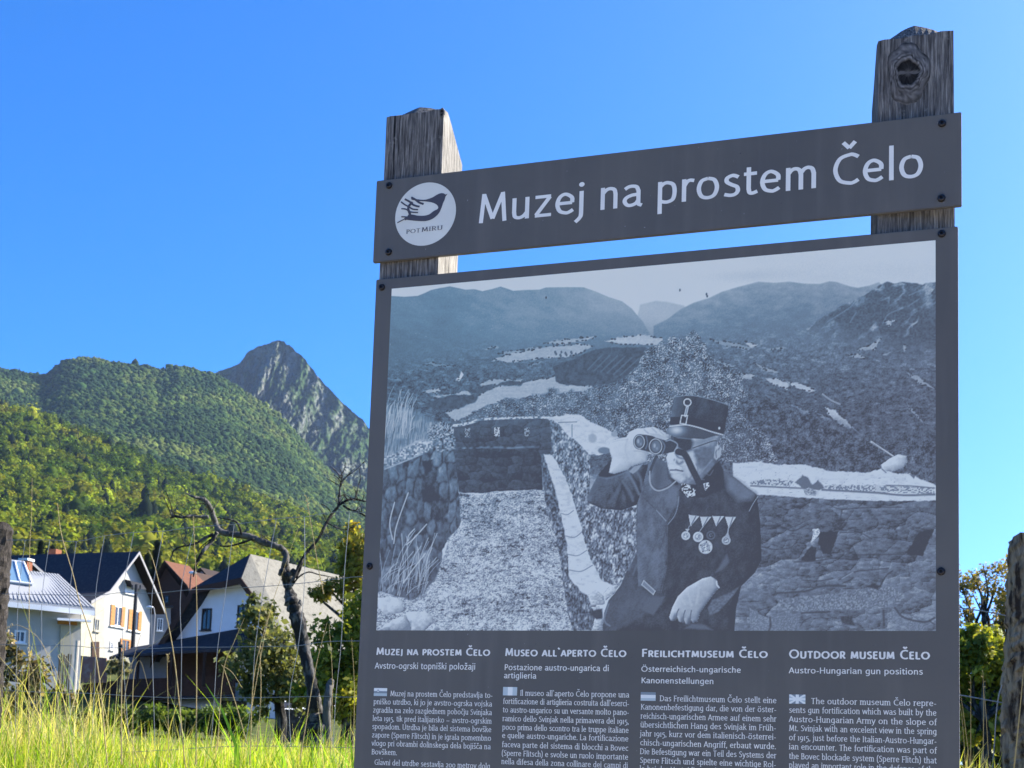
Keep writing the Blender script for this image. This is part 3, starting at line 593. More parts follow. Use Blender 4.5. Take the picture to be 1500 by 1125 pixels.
    for a, w_ in (((200, 745, 420, 730, 560, 690, 740, 688), 3.2), ((70, 212, 240, 225, 330, 255, 430, 212), 2.2), ((820, 446, 1000, 440, 1210, 441), 1.4), ((85, 380, 180, 400, 300, 390, 360, 345), 1.4), ((400, 640, 520, 650, 640, 630), 2), ((690, 640, 800, 580, 960, 560, 1080, 550), 1.6), ((1010, 700, 1060, 610, 1110, 570), 2), ((700, 240, 705, 150, 715, 90), 1.6), ((590, 40, 700, 85, 860, 75, 1180, 70), 1.4), ((150, 935, 155, 1000, 140, 1040), 3), ((1040, 880, 1045, 1000), 3.5), ((1130, 860, 1200, 935, 1360, 970, 1440, 940), 3), ((1400, 960, 1440, 990), 2), ((700, 270, 850, 270, 950, 320), 1.6), ((400, 900, 620, 890), 2.5), ((60, 900, 130, 930), 2), ((390, 1000, 420, 960, 470, 935), 1.6), ((340, 500, 500, 492, 640, 470), 2)):
        line(H8(*a), w_, 0.09, 1.8, 0.8)
    line(H8(715, 630, 800, 580), 2, 0.55, 1.5, 0.8)
    cap = 0.88 + 0.30*(fbm(X/9, Y/3, 150, 5)-0.5) - .25*ramp(vnoise(X/2.6, Y/1.5, 152), .86, .98)
    poly(G7(-140, 205, 0, 198, 60, 193, 200, 216, 400, 216, 500, 238, 620, 266, 800, 275, 920, 281, 1020, 250, 1150, 290, 1250, 288, 1330, 330, 1445, 376, 1480, 390, 1480, 500, 900, 502, 500, 482, 200, 462, 50, 452, -140, 445), cap, 1.5, (1.4, 5))
    rb = np.where(vnoise(X/2.2, Y/1.6, 153) > 0.5, 0.28, 0.72)
    poly(G7(0, 345, 200, 330, 330, 352, 300, 385, 0, 372), rb, 2, (2, 4), 0.75); poly(G7(570, 380, 900, 375, 1440, 398, 1440, 448, 1000, 432, 600, 412), rb, 2, (2, 4), 0.7)
    poly(G7(350, 360, 400, 303, 450, 320, 480, 378, 530, 338, 580, 400, 520, 420, 400, 398), 0.30, 2, (1.5, 5))
    for a, w_ in (((0, 384, 200, 394, 370, 402, 450, 405), 2.4), ((560, 415, 800, 428, 1000, 440, 1200, 458, 1440, 452), 3.0), ((1060, 380, 1250, 385, 1440, 402), 1.6)): line(G7(*a), w_, 0.28, 1.6, 0.85)
    poly(G7(410, 415, 460, 400, 520, 430, 510, 462, 430, 455), 0.55+0.5*(fine-0.5), 1.6, (1, 4))
    line(G7(945, 40, 1115, 152), 2.6, 0.80, 1.0); line(G7(950, 46, 1115, 158), 0.8, 0.25, 0.8)
    poly(G7(1018, 222, 1080, 175, 1150, 137, 1222, 150, 1227, 190, 1190, 250, 1100, 272, 1032, 262), 0.80+0.2*(fbm(X/6, Y/6, 155, 3)-0.5), 1.4, (1, 5), 1, (5, .3))
    line(G7(1030, 255, 1060, 280), 1.4, 0.3); poly(G7(1240, 290, 1290, 300, 1280, 330), 0.3, 1.4)
    # ---- the man with the field glasses
    cloth = 0.11*(fbm(X/9, Y/14, 160, 5)-0.5) + 0.05*(fine-0.5) + .07*(np.abs(fbm((X+.5*Y)/16, (Y-.5*X)/30, 161, 3)-.5)*2-.3)
    poly(E5(480, 700, 560, 640, 620, 600, 700, 640, 730, 740, 800, 790, 960, 790, 1080, 640, 1120, 625, 1150, 690, 1250, 755, 1340, 828, 1410, 878, 1428, 1000) + F6(1440, 200, 1450, 480, 1400, 580, 1290, 690, 1250, 860, 1235, 1060, 205, 1060, 215, 900, 250, 800, 340, 690, 390, 580, 470, 430, 470, 60), 0.11+cloth, 1.5, None, 1, (9, .13))
    poly(E5(480, 700, 560, 640, 620, 590, 705, 640, 725, 760, 800, 830, 785, 980, 715, 1100) + F6(710, 200, 705, 520, 660, 740, 480, 690, 470, 430, 472, 60), 0.28+cloth*2.0 + 0.20*(fbm(X/12, Y/25, 163, 3)-0.5), 3, None, 1, (6, .12))
    poly(E5(620, 600, 700, 645, 710, 740, 690, 860, 640, 900, 600, 780), 0.31+cloth, 8); poly(E5(720, 830, 800, 820, 790, 960, 740, 1010, 700, 930), 0.33+cloth, 7); poly(E5(590, 590, 700, 650, 640, 900, 600, 840), 0.12, 10, None, 0.6)
    poly(E5(1150, 690, 1260, 760, 1410, 872, 1370, 925, 1260, 925, 1190, 850), 0.36+cloth, 9)
    poly(F6(215, 1050, 230, 880, 330, 720, 400, 600, 470, 690, 620, 760, 690, 800, 560, 900, 300, 1050), 0.20+cloth, 6)
    poly(F6(505, 870, 560, 780, 690, 770, 640, 860, 600, 918), 0.24, 3); line(F6(250, 830, 218, 930, 225, 975, 258, 1000), 2.2, 0.42, 2)
    line(F6(410, 560, 430, 480, 462, 430), 3, 0.38, 3, 0.8); line(F6(440, 600, 470, 520), 2, 0.36, 3, 0.7)
    # raised arm
    poly(E5(285, 588, 170, 722, 78, 900, 95, 950, 200, 992, 350, 1006, 470, 962, 505, 860, 560, 650, 430, 655, 410, 700, 300, 725), 0.17+cloth*2 + 0.08*ramp(890-X, 0, 45), 1.4, None, 1, (7, .20))
    poly(E5(285, 588, 170, 722, 178, 758, 300, 745, 412, 690, 440, 645, 390, 680, 262, 722), 0.05, 1.4)
    for a, w_, tn in (((180, 748, 245, 752, 330, 728, 412, 690), 1.6, .50), ((400, 705, 450, 790, 490, 880), 4, .42), ((360, 780, 410, 850, 440, 930), 3, .33), ((345, 800, 385, 880, 400, 960), 3, .04), ((430, 720, 470, 790, 500, 850), 2.5, .06), ((260, 940, 310, 870, 340, 800), 4, .26), ((330, 990, 320, 930, 340, 880), 3, .06), ((420, 960, 400, 890, 360, 820), 3, .07), ((480, 700, 520, 800), 4, .08), ((110, 880, 160, 800, 220, 770), 5, .22), ((470, 700, 500, 760, 510, 840), 4, .34)):
        line(E5(*a), w_, tn, 3.5, 0.8)
    poly(E5(410, 700, 450, 660, 520, 640, 480, 690, 440, 720), 0.7, 2, None, 0.7)
    # hand
    skin = 0.88 + 0.10*(fbm(X/9, Y/9, 170, 3)-0.5)
    poly(E5(258, 465, 330, 440, 390, 428, 412, 388, 470, 362, 530, 358, 600, 348, 660, 375, 715, 410, 722, 450, 690, 560, 620, 575, 560, 560, 548, 622, 430, 660, 400, 688, 290, 720, 252, 708, 275, 600, 258, 540), skin-.06, 1.5, None, 1, (6, .26))
    for a, tn in (((400, 440, 380, 520, 400, 600), .74), ((280, 470, 330, 455, 400, 450), .72), ((560, 562, 500, 540, 450, 540), .62), ((545, 620, 552, 580), .5), ((530, 372, 560, 400), .6), ((590, 360, 625, 395), .6), ((650, 380, 680, 410), .6)): line(E5(*a), 1.4, tn, 2.4, 0.8)
    # face
    face = 0.66 - 0.22*ramp(X, 1008, 1048) + 0.16*ramp(1005-X, 0, 30) + 0.30*(fbm(X/6, Y/5, 175, 5)-0.5) - .12*ramp(Y, 690, 706)
    poly(E5(715, 560, 790, 430, 900, 440, 1040, 415, 1135, 418, 1142, 500, 1112, 610, 1070, 700, 1000, 770, 920, 810, 820, 795, 742, 742, 712, 655, 700, 590), face, 1.8, None, 1, (7, .30))
    poly(E5(915, 530, 1000, 505, 1075, 515, 1080, 600, 1015, 690, 950, 650), 0.26+.25*(fbm(X/4, Y/4, 176, 4)-.5), 6, (2, 6), 0.85); poly(E5(850, 560, 905, 545, 930, 600, 935, 680, 900, 690, 870, 640), .80, 5, (1.5, 5), .7); poly(E5(712, 560, 745, 548, 790, 560, 770, 610, 735, 612), .88, 3, None, .8); line(E5(770, 560, 800, 590, 835, 600), 2.6, .36, 2.5, .9)
    poly(E5(745, 425, 900, 442, 920, 470, 900, 530, 850, 550, 800, 520, 760, 470), 0.09, 5); poly(E5(910, 450, 1000, 440, 1080, 425, 1060, 470, 920, 510), 0.45, 8, None, 0.8)
    line(E5(912, 516, 1000, 485, 1075, 460, 1105, 465, 1112, 490), 1.4, 0.12, 1.2); poly(E5(1085, 505, 1115, 490, 1136, 515, 1130, 580, 1095, 612, 1075, 590), 0.66, 2); line(E5(1095, 590, 1092, 545, 1115, 520), 1.6, 0.35, 1.5)
    line(E5(735, 690, 780, 688, 830, 697), 2.2, 0.22, 2); line(E5(728, 715, 770, 722, 800, 716), 1.6, .5, 2); line(E5(770, 610, 800, 640, 830, 625), 3.5, 0.42, 3); line(E5(740, 650, 800, 668), 3, 0.9, 3, 0.7); poly(E5(740, 700, 800, 710, 850, 760, 820, 790, 760, 750), 0.82, 5, None, 0.8); line(E5(950, 720, 1000, 680, 1060, 610), 2, 0.5, 3)
    poly(E5(840, 800, 930, 805, 970, 780, 1080, 650, 1112, 622, 1150, 700, 1160, 830, 1000, 905, 870, 905, 800, 850), 0.06, 2)
    poly(E5(820, 790, 880, 805, 935, 850, 930, 890, 870, 905, 825, 850), np.where(vnoise(X/1.8, Y/1.8, 180) > 0.52, 0.85, 0.08), 1.2); poly(E5(992, 795, 1035, 785, 1042, 815, 1010, 850, 990, 835), np.where(fine > 0.35, 0.92, 0.3), 1)
    for k in range(16):
        x0 = 1052+(k % 4)*3+random.uniform(-1, 1); y0 = 642+(k//4)*4; line([(x0, y0), (x0-1.5, y0+6)], 0.8, random.choice((.85, .4, .7)), .8, .8)
    for a in ((1000, 700, 1040, 730, 1070, 690), (960, 760, 1000, 765), (935, 640, 950, 680, 940, 720), (880, 760, 905, 730), (1010, 560, 1040, 580)): line(E5(*a), 1.1, .34, 1.6, .7)
    for a in ((745, 655, 790, 662, 820, 672), (742, 668, 780, 674, 815, 684), (735, 676, 765, 680)): line(E5(*a), 1.5, .93, 1.4, .8)
    line(E5(760, 560, 775, 600, 770, 625), 2.2, .85, 2, .8); line(E5(850, 640, 868, 700, 880, 740), 3, .80, 4, .7)
    # straps
    line(E5(795, 545, 850, 570, 905, 680, 960, 790, 985, 860), 9.5, 0.08, 1.2); line(E5(625, 580, 590, 660, 570, 720), 4, 0.12, 1.2); line(E5(572, 700, 578, 800, 630, 850, 710, 830, 775, 778), 2.0, 0.62, 1.2); line(E5(590, 800, 640, 838, 705, 818, 765, 775), 0.8, 0.15, 1)
    # field glasses
    poly(E5(490, 408, 560, 415, 640, 430, 720, 450, 792, 485, 765, 545, 690, 560, 640, 570, 560, 545, 500, 530), 0.10, 1.4)
    poly(E5(560, 400, 640, 405, 720, 440, 700, 458, 620, 436), 0.72, 1.6); line(E5(700, 462, 740, 455, 790, 488, 765, 540), 1.6, 0.55, 1.2); line(E5(660, 450, 690, 500, 670, 560), 2, 0.35, 1.5); line(E5(545, 425, 555, 480, 540, 520), 2, 0.3, 1.5)
    for c, rx, ry in (((490, 468), 48, 60), ((618, 503), 57, 66)):
        q = E5(*c)[0]; disc(q, rx/5.357, ry/5.357, 0.10); disc(q, (rx-4)/5.357, (ry-4)/5.357, 0.72, 1); disc(q, (rx-11)/5.357, (ry-11)/5.357, 0.12, 1); disc((q[0]+.5, q[1]), (rx-20)/5.357, (ry-20)/5.357, 0.34, 3); disc((q[0]-1.5, q[1]-1), 1.8, 3.2, 0.62, 2); disc((q[0]+2, q[1]+3), 1.6, 2.2, 0.5, 2)
    # cap
    poly(E5(768, 116, 870, 104, 960, 113, 1100, 148, 1192, 180, 1186, 250, 1165, 330, 1146, 416, 1040, 392, 900, 348, 820, 338, 728, 332, 742, 250), 0.10 + cloth + 0.20*ramp(1003-X, 0, 22), 1.3, None, 1, (8, .10))
    poly(E5(736, 272, 860, 272, 1000, 300, 1172, 330, 1148, 414, 1040, 390, 900, 346, 820, 336, 728, 330), 0.05, 1.6, None, 0.9); line(E5(775, 114, 870, 104, 960, 113, 1100, 148, 1190, 181), 1.1, 0.5, 1, 0.9)
    for k in range(24):
        a0 = k*math.pi/12; a1 = a0+math.pi/12; c = E5(868, 158)[0]; line([(c[0]+5.2*math.cos(a0), c[1]+5.2*math.sin(a0)), (c[0]+5.2*math.cos(a1), c[1]+5.2*math.sin(a1))], 1.5, 0.85, 0.9)
    line(E5(868, 190, 852, 262), 4.2, 0.74, 1); line(E5(866, 200, 853, 258), 1.2, 0.4, 1)
    bk = E5(822, 260, 868, 262, 856, 328, 810, 322); [line([bk[i], bk[(i+1) % 4]], 1.5, 0.85, 0.9) for i in range(4)]
    poly(E5(722, 350, 800, 336, 900, 350, 1040, 392, 1110, 412, 1000, 446, 880, 440, 770, 428, 700, 402), 0.14 + 0.62*np.exp(-((X-992)/11)**2 - ((Y-630)/7)**2) + 0.15*ramp(1000-X, 0, 20), 1.4)
    line(E5(730, 345, 850, 334, 950, 354, 1050, 386, 1145, 412), 1.7, 0.88, 1.0); disc(E5(1118, 360)[0], 1.5, 2, 0.8)
    # coat details
    line(E5(525, 905, 600, 980, 700, 1090), 1.0, 0.12, 1.2, 0.8); line(E5(625, 1005, 700, 1088), 1.3, 0.55, 1.2); line(E5(800, 900, 790, 980, 765, 1050, 715, 1115), 1.3, 0.46, 1.2); line(E5(1422, 895, 1385, 950, 1352, 1012), 0.9, 0.6, 1); line(F6(710, 200, 690, 280, 675, 340), 1, 0.14, 1.4)
    for p in ((880, 130, 962, 140, 895, 216), (970, 145, 1056, 145, 990, 226), (1066, 140, 1156, 140, 1095, 216), (1166, 145, 1250, 146, 1195, 232)):
        q = F6(*p); poly(q, 0.78, 1); c = q[2]; line([((q[0][0]+q[1][0])/2+3, q[0][1]+1), (c[0]+1, c[1]-2)], 1.8, 0.38, 1); line([q[0], q[2]], 0.9, 0.92, 0.8)
    for c, r_, tn in (((855, 293), 35, .78), ((952, 303), 41, .80), ((1052, 290), 36, .24), ((1172, 330), 35, .66), ((1010, 382), 55, .76)):
        q = F6(*c)[0]; r1 = r_/5.357; disc(q, r1, r1, tn); disc(q, r1*0.65, r1*0.65, tn-0.2); disc(q, r1*0.45, r1*0.45, np.where(vnoise(X/1.2, Y/1.2, 190) > 0.5, tn+0.1, tn-0.3))
    for k in range(9):
        q = F6(1010+40*math.cos(k*.7), 382+40*math.sin(k*.7))[0]; disc(q, 1.1, 1.1, 0.12 if k % 2 else 0.9)
    poly(F6(850, 240, 885, 240, 868, 265), 0.7, 1); line(F6(885, 215, 870, 245), 1, 0.6); line(F6(988, 225, 962, 262), 1, 0.6); line(F6(1190, 232, 1180, 300), 1.6, 0.6); poly(F6(1160, 300, 1185, 262, 1200, 305), 0.6, 1)
    # resting arm and hand
    poly(F6(1090, 580, 1140, 500, 1180, 440, 1195, 500, 1140, 560), 0.26, 4); poly(F6(1030, 860, 1060, 800, 1200, 740, 1282, 686, 1230, 760, 1110, 890, 1040, 920), 0.30+0.2*(fine2-0.5), 3); poly(F6(850, 1020, 900, 985, 1000, 990, 1070, 1035), 0.25, 4)
    hand = 0.70 + 0.12*(fbm(X/6, Y/6, 195, 3)-0.5) - 0.14*ramp(Y, 895, 915)
    poly(F6(985, 628, 1050, 612, 1098, 640, 1116, 700, 1065, 760, 1012, 832, 965, 900, 948, 968, 908, 976, 892, 950, 884, 985, 852, 985, 838, 945, 832, 976, 800, 966, 785, 925, 772, 956, 738, 962, 724, 930, 750, 850, 790, 772, 860, 700), hand-.03, 1.3, None, 1, (5, .32))
    for a in ((800, 870, 786, 900, 780, 945), (850, 880, 838, 920, 836, 970), (900, 880, 892, 920, 890, 965)): line(F6(*a), 1.5, 0.30, 1.4)
    for a in ((800, 770, 850, 830), (870, 740, 900, 840), (960, 700, 940, 820)): line(F6(*a), 2.2, 0.82, 4, 0.5)
    line(F6(1095, 652, 1100, 680, 1116, 700), 2.0, 0.88, 1.2)
    bk = F6(525, 645, 615, 728, 600, 755, 510, 678); poly(bk, 0.45, 1); [line([bk[i], bk[(i+1) % 4]], 1.2, 0.72, 1) for i in range(4)]
    for p, tn in (((85, 762, 150, 720, 215, 770, 222, 830, 110, 846), .74), ((208, 752, 262, 690, 330, 672, 300, 742, 230, 800), .80), ((110, 850, 180, 850, 170, 905, 130, 880), .7), ((140, 940, 200, 950, 205, 1035, 120, 1035), .72)):
        poly(F6(*p), tn+0.3*(fine2-0.5), 1.5, (1, 5), 1, (4, .3))
    poly(F6(110, 880, 200, 870, 205, 930, 150, 945, 105, 910), 0.10, 3, (2, 6))
    # wear on the print: dust, drips and scratches
    T += 0.03*(fbm(X/90, Y/70, 200, 3)-0.5) + 0.05*ramp(vnoise(X/2.4, Y/2.4, 203), 0.985, 1.0) + 0.04*(vnoise(X/1.2, Y/1.2, 204)-0.5)
    for c in ((800, 436), (996, 425), (1035, 431), (1036, 434)): disc(c, 1.2, 2.0, 0.05)
    # crispness of a photographic print
    def blur(a):
        b = np.pad(a, 2, mode='edge'); b = (b[:, :-4]+4*b[:, 1:-3]+6*b[:, 2:-2]+4*b[:, 3:-1]+b[:, 4:])/16; return (b[:-4]+4*b[1:-3]+6*b[2:-2]+4*b[3:-1]+b[4:])/16
    if min(T.shape) > 8: T = T + 0.4*(T-blur(T))
    T = .46 + (T-.44)*1.24
    return np.clip(T, 0, 1), X, Y
# ================================================================== lettering: pen-stroke glyphs
GL = {
'a': (45, "c 8,41 15,45.5 23,46.5 31,44 35,35|l 35,36 35,8|c 35,10 36,4.5 42,1.5|c 35,27 22,26 11,21 8,13 13,5 21,3.5 30,7 35,14"),
'b': (46, "l 10,74 10,1|c 10,38 17,45 25,46.5 35,41 38,26 35,9 25,3.5 16,4.5 10,7"),
'c': (40, "c 36,42 30,46 24,46.5 13,41 8,25 13,9 24,3.5 31,5 37,9"),
'd': (46, "l 36,74 36,0|c 36,42 30,46 24,46.5 12,40 8,24 12,8 21,3.5 30,6 36,13"),
'e': (45, "l 8.5,26 37,26|c 37,26 36,38 24,46.5 13,41 8,25 13,9 25,3.5 32,5 39,9.5"),
'f': (28, "c 30,70 24,71 17,68 14,58 14,46|l 14,48 14,0|l 4,46.5 27,46.5"),
'g': (46, "l 36,50 36,0|c 36,2 35,-10 28,-17 18,-18.5 8,-15|c 36,42 30,46 24,46.5 12,40 8,24 12,8 21,3.5 30,6 36,13"),
'h': (46, "l 10,74 10,0|c 10,36 17,44 25,46.5 33,43 35.5,33|l 35.5,34 35.5,0"),
'i': (20, "l 10,50 10,0|d 10,65"),
'j': (20, "l 10,50 10,-2|c 10,-1 9,-8 5,-14 -1,-20|d 10,65"),
'k': (42, "l 10,74 10,0|l 35,49 11,24|l 19,31 39,0"),
'l': (20, "l 10,74 10,0"),
'm': (66, "l 10,50 10,0|c 10,36 16,44 23,46.5 30,43 33,33|l 33,34 33,0|c 33,36 39,44 46,46.5 53,43 56,33|l 56,34 56,0"),
'n': (46, "l 10,50 10,0|c 10,36 17,44 25,46.5 33,43 35.5,33|l 35.5,34 35.5,0"),
'o': (50, "c 25,46.5 13,41.5 8,25 13,8.5 25,3.5 37,8.5 42,25 37,41.5 25,46.5"),
'p': (46, "l 10,50 10,-22|c 10,38 17,45 25,46.5 35,41 38,26 35,9 25,3.5 16,4.5 10,7"),
'q': (46, "l 36,50 36,-22|c 36,42 30,46 24,46.5 12,40 8,24 12,8 21,3.5 30,6 36,13"),
'r': (30, "l 10,50 10,0|c 10,34 15,43 21,46.5 29,45"),
's': (38, "c 32,42 25,46 19,46.5 11,42 10.5,34 19,27 29,21 31,12 26,5 17,3.5 6,6.5"),
't': (30, "l 13,61 13,12|c 13,14 15,5 21,3.5 29,6.5|l 4,46.5 28,46.5"),
'u': (46, "l 10,50 10,15|c 10,18 12,7 20,3.5 29,7 36,16|l 36,50 36,0"),
'v': (41, "l 4,50 20.5,2|l 20.5,2 37,50"),
'w': (62, "l 4,50 17,2|l 17,2 31,48|l 31,48 45,2|l 45,2 58,50"),
'x': (42, "l 5,50 37,0|l 37,50 5,0"),
'y': (42, "l 4,50 21.5,2|l 38,50 21.5,2|c 22,3 17,-11 11,-18 3,-19"),
'z': (42, "l 6,46.5 37,46.5|l 35,45 8,5|l 6,3.5 38,3.5"),
'A': (52, "l 4,0 26,67|l 26,67 48,0|l 12,22 40,22"),
'B': (46, "l 10,68 10,0|c 10,64.5 25,64.5 34,58 34,44 26,36.5 10,36|c 10,36 27,36 38,29 38,12 30,4 10,3.5"),
'C': (54, "c 50,58.5 42,63.5 34,64.5 16,57 8,34 16,11 34,3.5 43,5 50,9.5"),
'D': (57, "l 10,68 10,0|c 10,64.5 26,64 44,54 49,34 44,14 26,4 10,3.5"),
'E': (44, "l 10,68 10,0|l 10,64.5 38,64.5|l 10,35.5 35,35.5|l 10,3.5 39,3.5"),
'F': (41, "l 10,68 10,0|l 10,64.5 38,64.5|l 10,34.5 35,34.5"),
'G': (58, "c 50,58.5 42,63.5 34,64.5 16,57 8,34 16,11 34,3.5 43,5 50,9.5|l 49.5,32 49.5,7|l 35,33 52,33"),
'H': (57, "l 10,68 10,0|l 47,68 47,0|l 10,35 47,35"),
'I': (20, "l 10,68 10,0"),
'J': (24, "l 13,68 13,8|c 13,10 12,-2 4,-9"),
'K': (48, "l 10,68 10,0|l 43,67 12,34|l 19,40 46,0"),
'L': (40, "l 10,68 10,0|l 10,3.5 38,3.5"),
'M': (66, "l 9,0 14,68|l 14,66 32.5,8|l 32.5,8 52,66|l 52,68 57,0"),
'N': (57, "l 10,0 10,68|l 11,66 46,3|l 47,68 47,0"),
'O': (70, "c 35,64.5 17,56.5 8,34 17,11.5 35,3.5 53,11.5 62,34 53,56.5 35,64.5"),
'P': (44, "l 10,68 10,0|c 10,64.5 25,64.5 35,58 37,46 32,34 22,29 10,29"),
'R': (47, "l 10,68 10,0|c 10,64.5 25,64.5 35,58 37,47 32,35 22,31 10,31|l 22,31 43,0"),
'S': (43, "c 37,60 28,64 22,64.5 11,58 11,46 22,36 33,28 36,16 30,6 19,3.5 6,7.5"),
'T': (48, "l 24,66 24,0|l 3,64.5 45,64.5"),
'U': (55, "l 10,68 10,22|c 10,24 13,8 27.5,3.5 41,8 45,24|l 45,22 45,68"),
'V': (50, "l 4,68 25,2|l 25,2 46,68"), 'W': (72, "l 4,68 19,2|l 19,2 36,66|l 36,66 53,2|l 53,2 68,68"), 'Z': (48, "l 6,64.5 42,64.5|l 41,63 7,5|l 6,3.5 44,3.5"),
'1': (24, "l 12,50 12,0"), '2': (42, "c 8,40 14,46 22,46.5 32,42 32,32 22,16 7,4|l 6,3.5 38,3.5"), '0': (48, "c 24,46.5 12,41.5 8,25 12,8.5 24,3.5 36,8.5 40,25 36,41.5 24,46.5"),
'5': (40, "l 12,48 33,48|l 12,49 10,26|c 10,26 24,26 33,18 33,2 24,-12 6,-19"),
'9': (46, "c 23,46.5 12,41 8,27 12,13 22,9 34,16 38,28 34,41 23,46.5|c 38,28 36,6 26,-9 10,-20"),
'.': (18, "d 9,4"), ',': (18, "d 9,4|l 10,3 6,-9"), '-': (30, "l 5,22 25,22"), '–': (52, "l 4,22 48,22"),
'(': (26, "c 22,76 11,56 9,30 11,4 22,-16"), ')': (26, "c 4,76 15,56 17,30 15,4 4,-16"), '`': (22, "l 4,74 15,60"), "'": (16, "l 9,74 7,56"), ' ': (25, ""),
}
ACC = {'č': ('c', 22, 0, 'v'), 'š': ('s', 20, 0, 'v'), 'ž': ('z', 21, 0, 'v'), 'Č': ('C', 33, 19, 'v'), 'ö': ('o', 25, 0, 'u'), 'ü': ('u', 23, 0, 'u'), 'Ö': ('O', 35, 17, 'u')}
def glyph(ch):
    if ch in GL: return GL[ch]
    b, cx, dy, k = ACC[ch]; adv, s = GL[b]
    if k == 'v': s = s + f"|l {cx-11},{73+dy} {cx},{60+dy}|l {cx},{60+dy} {cx+11},{73+dy}"
    else: s = s + f"|d {cx-9},{63+dy}|d {cx+9},{63+dy}"
    return adv, s
class Text:
    def __init__(self): self.V = []; self.F = []
    def strip(self, P, w0, w1, y):
        P = np.array(P, float)
        d = np.gradient(P, axis=0) if len(P) > 2 else np.repeat((P[1]-P[0])[None], 2, 0)
        d /= np.linalg.norm(d, axis=1)[:, None] + 1e-9
        n = np.stack([-d[:, 1]*w0, d[:, 0]*w1], 1)/2
        k = len(self.V)
        for a, b in zip(P+n, P-n): self.V.append((a[0], y, a[1])); self.V.append((b[0], y, b[1]))
        for i in range(len(P)-1): self.F.append((k+2*i, k+2*i+1, k+2*i+3, k+2*i+2))
    def width(self, s, track=0, small=None):
        return sum(glyph(self._c(c, small)[0])[0]*self._c(c, small)[1] + track for c in s) - track
    def _c(self, c, small):
        if small and c.islower(): return c.upper(), small
        return c, 1.0
    def put(self, s, x0, x1, z, size, wx, wy, serif=False, small=None, y=-0.0004, track=0.0, rise=0.0):
        """one line of writing between x0 and x1 on baseline z; size = height of an x-height unit*100"""
        u = size/100.0
        W = self.width(s, track, small)*u
        k = (x1-x0)/W if x1 is not None else 1.0
        x = x0
        for c in s:
            ch, sc_ = self._c(c, small); adv, st = glyph(ch)
            if st:
                for q, part in enumerate(st.split('|')):
                    kind, body = part[0], part[2:]
                    pts = [tuple(float(v) for v in t.split(',')) for t in body.split()]
                    yy = y - 0.00003*q
                    f = lambda p: (x + p[0]*u*k*sc_, z + p[1]*u*sc_)
                    if kind == 'd':
                        r = wx*0.66; P = [(pts[0][0]+r*math.cos(a*math.pi/5), pts[0][1]+r*math.sin(a*math.pi/5)) for a in range(10)]
                        i0 = len(self.V); self.V += [(f(p)[0], yy, f(p)[1]) for p in P]
                        self.F += [(i0, i0+1, i0+2, i0+3), (i0, i0+3, i0+4, i0+5), (i0, i0+5, i0+6, i0+7), (i0, i0+7, i0+8, i0+9)]
                        continue
                    q2 = spline(pts, 4 if size < 0.03 else 8) if kind == 'c' else pts
                    self.strip([f(p) for p in q2], wx*u*k, wy*u, yy)
                    if serif and kind == 'l' and abs(pts[0][0]-pts[1][0]) < 5.5:
                        for p in pts:
                            xx, h = p
                            if h in (0, -22): a, b = -9, 9
                            elif h == 68: a, b = -9, 9
                            elif h in (50, 74): a, b = -10, 2
                            else: continue
                            dz = 1.8 if h in (0, -22) else -1.8
                            slope = 3 if h in (50, 74) else 0
                            self.strip([f((xx+a, h+dz-slope)), f((xx+b, h+dz))], wx*u*k, 3.8*u, yy-0.00001)
            x += (adv*sc_+track)*u*k
    def build(self, name, m, parent):
        V = np.array(self.V); return np_mesh(name, V, np.array(self.F), m, parent)

# ================================================================== the information sign
white_print = mat('white_print', (0.84, 0.80, 0.70, 1), 0.5, 0.3, noise=(9, (0.74, 0.71, 0.63, 1), 0.45, 0.75))
def panel_material():
    m = mat('grey_panel', (0.128, 0.112, 0.088, 1), 0.42, 0.35, noise=(3.5, (0.104, 0.092, 0.075, 1), 0.4, 0.7), noise2=(170, (0.030, 0.030, 0.034, 1), 0.68, 0.74), bump=(60, 0.05, 0.001))
    n, l = m.node_tree.nodes, m.node_tree.links; b = n['Principled BSDF']; src = b.inputs['Base Color'].links[0].from_socket; tc = n.new('ShaderNodeTexCoord')
    for scl, st, lo, hi, col, amt in ((9, (3, 1, .22), .50, .78, (0.175, 0.152, 0.125, 1), .55), (120, (1, 1, 1), .715, .75, (0.34, 0.33, 0.31, 1), .7), (2.2, (1, 1, 1.4), .5, .75, (0.086, 0.074, 0.064, 1), .5), (40, (.35, 1, 6), .74, .78, (.20, .19, .175, 1), .5)):
        mp = n.new('ShaderNodeMapping'); mp.inputs['Scale'].default_value = st; l.new(tc.outputs['Object'], mp.inputs[0])
        t = n.new('ShaderNodeTexNoise'); t.inputs['Scale'].default_value = scl; t.inputs['Detail'].default_value = 5; l.new(mp.outputs[0], t.inputs['Vector'])
        mr = n.new('ShaderNodeMapRange'); mr.inputs[1].default_value = lo; mr.inputs[2].default_value = hi; mr.inputs[4].default_value = amt; l.new(t.outputs['Fac'], mr.inputs[0])
        mx = n.new('ShaderNodeMix'); mx.data_type = 'RGBA'; l.new(mr.outputs[0], mx.inputs['Factor']); l.new(src, mx.inputs['A']); mx.inputs['B'].default_value = col; src = mx.outputs['Result']
    l.new(src, b.inputs['Base Color']); return m
grey_panel = panel_material()
panel_edge = mat('panel_edge', (0.30, 0.29, 0.30, 1), 0.6, 0.3)
screw_steel = mat('dark_screw', (0.018, 0.015, 0.016, 1), 0.38, 0.5, metallic=0.4)
socket_mat = mat('screw_socket', (0.006, 0.005, 0.005, 1), 0.6, 0.3)

sign = empty('information_sign', (0.5, 0.05, 0.6), 'grey outdoor museum sign of two boards screwed to a pair of weathered timber posts', 'sign')

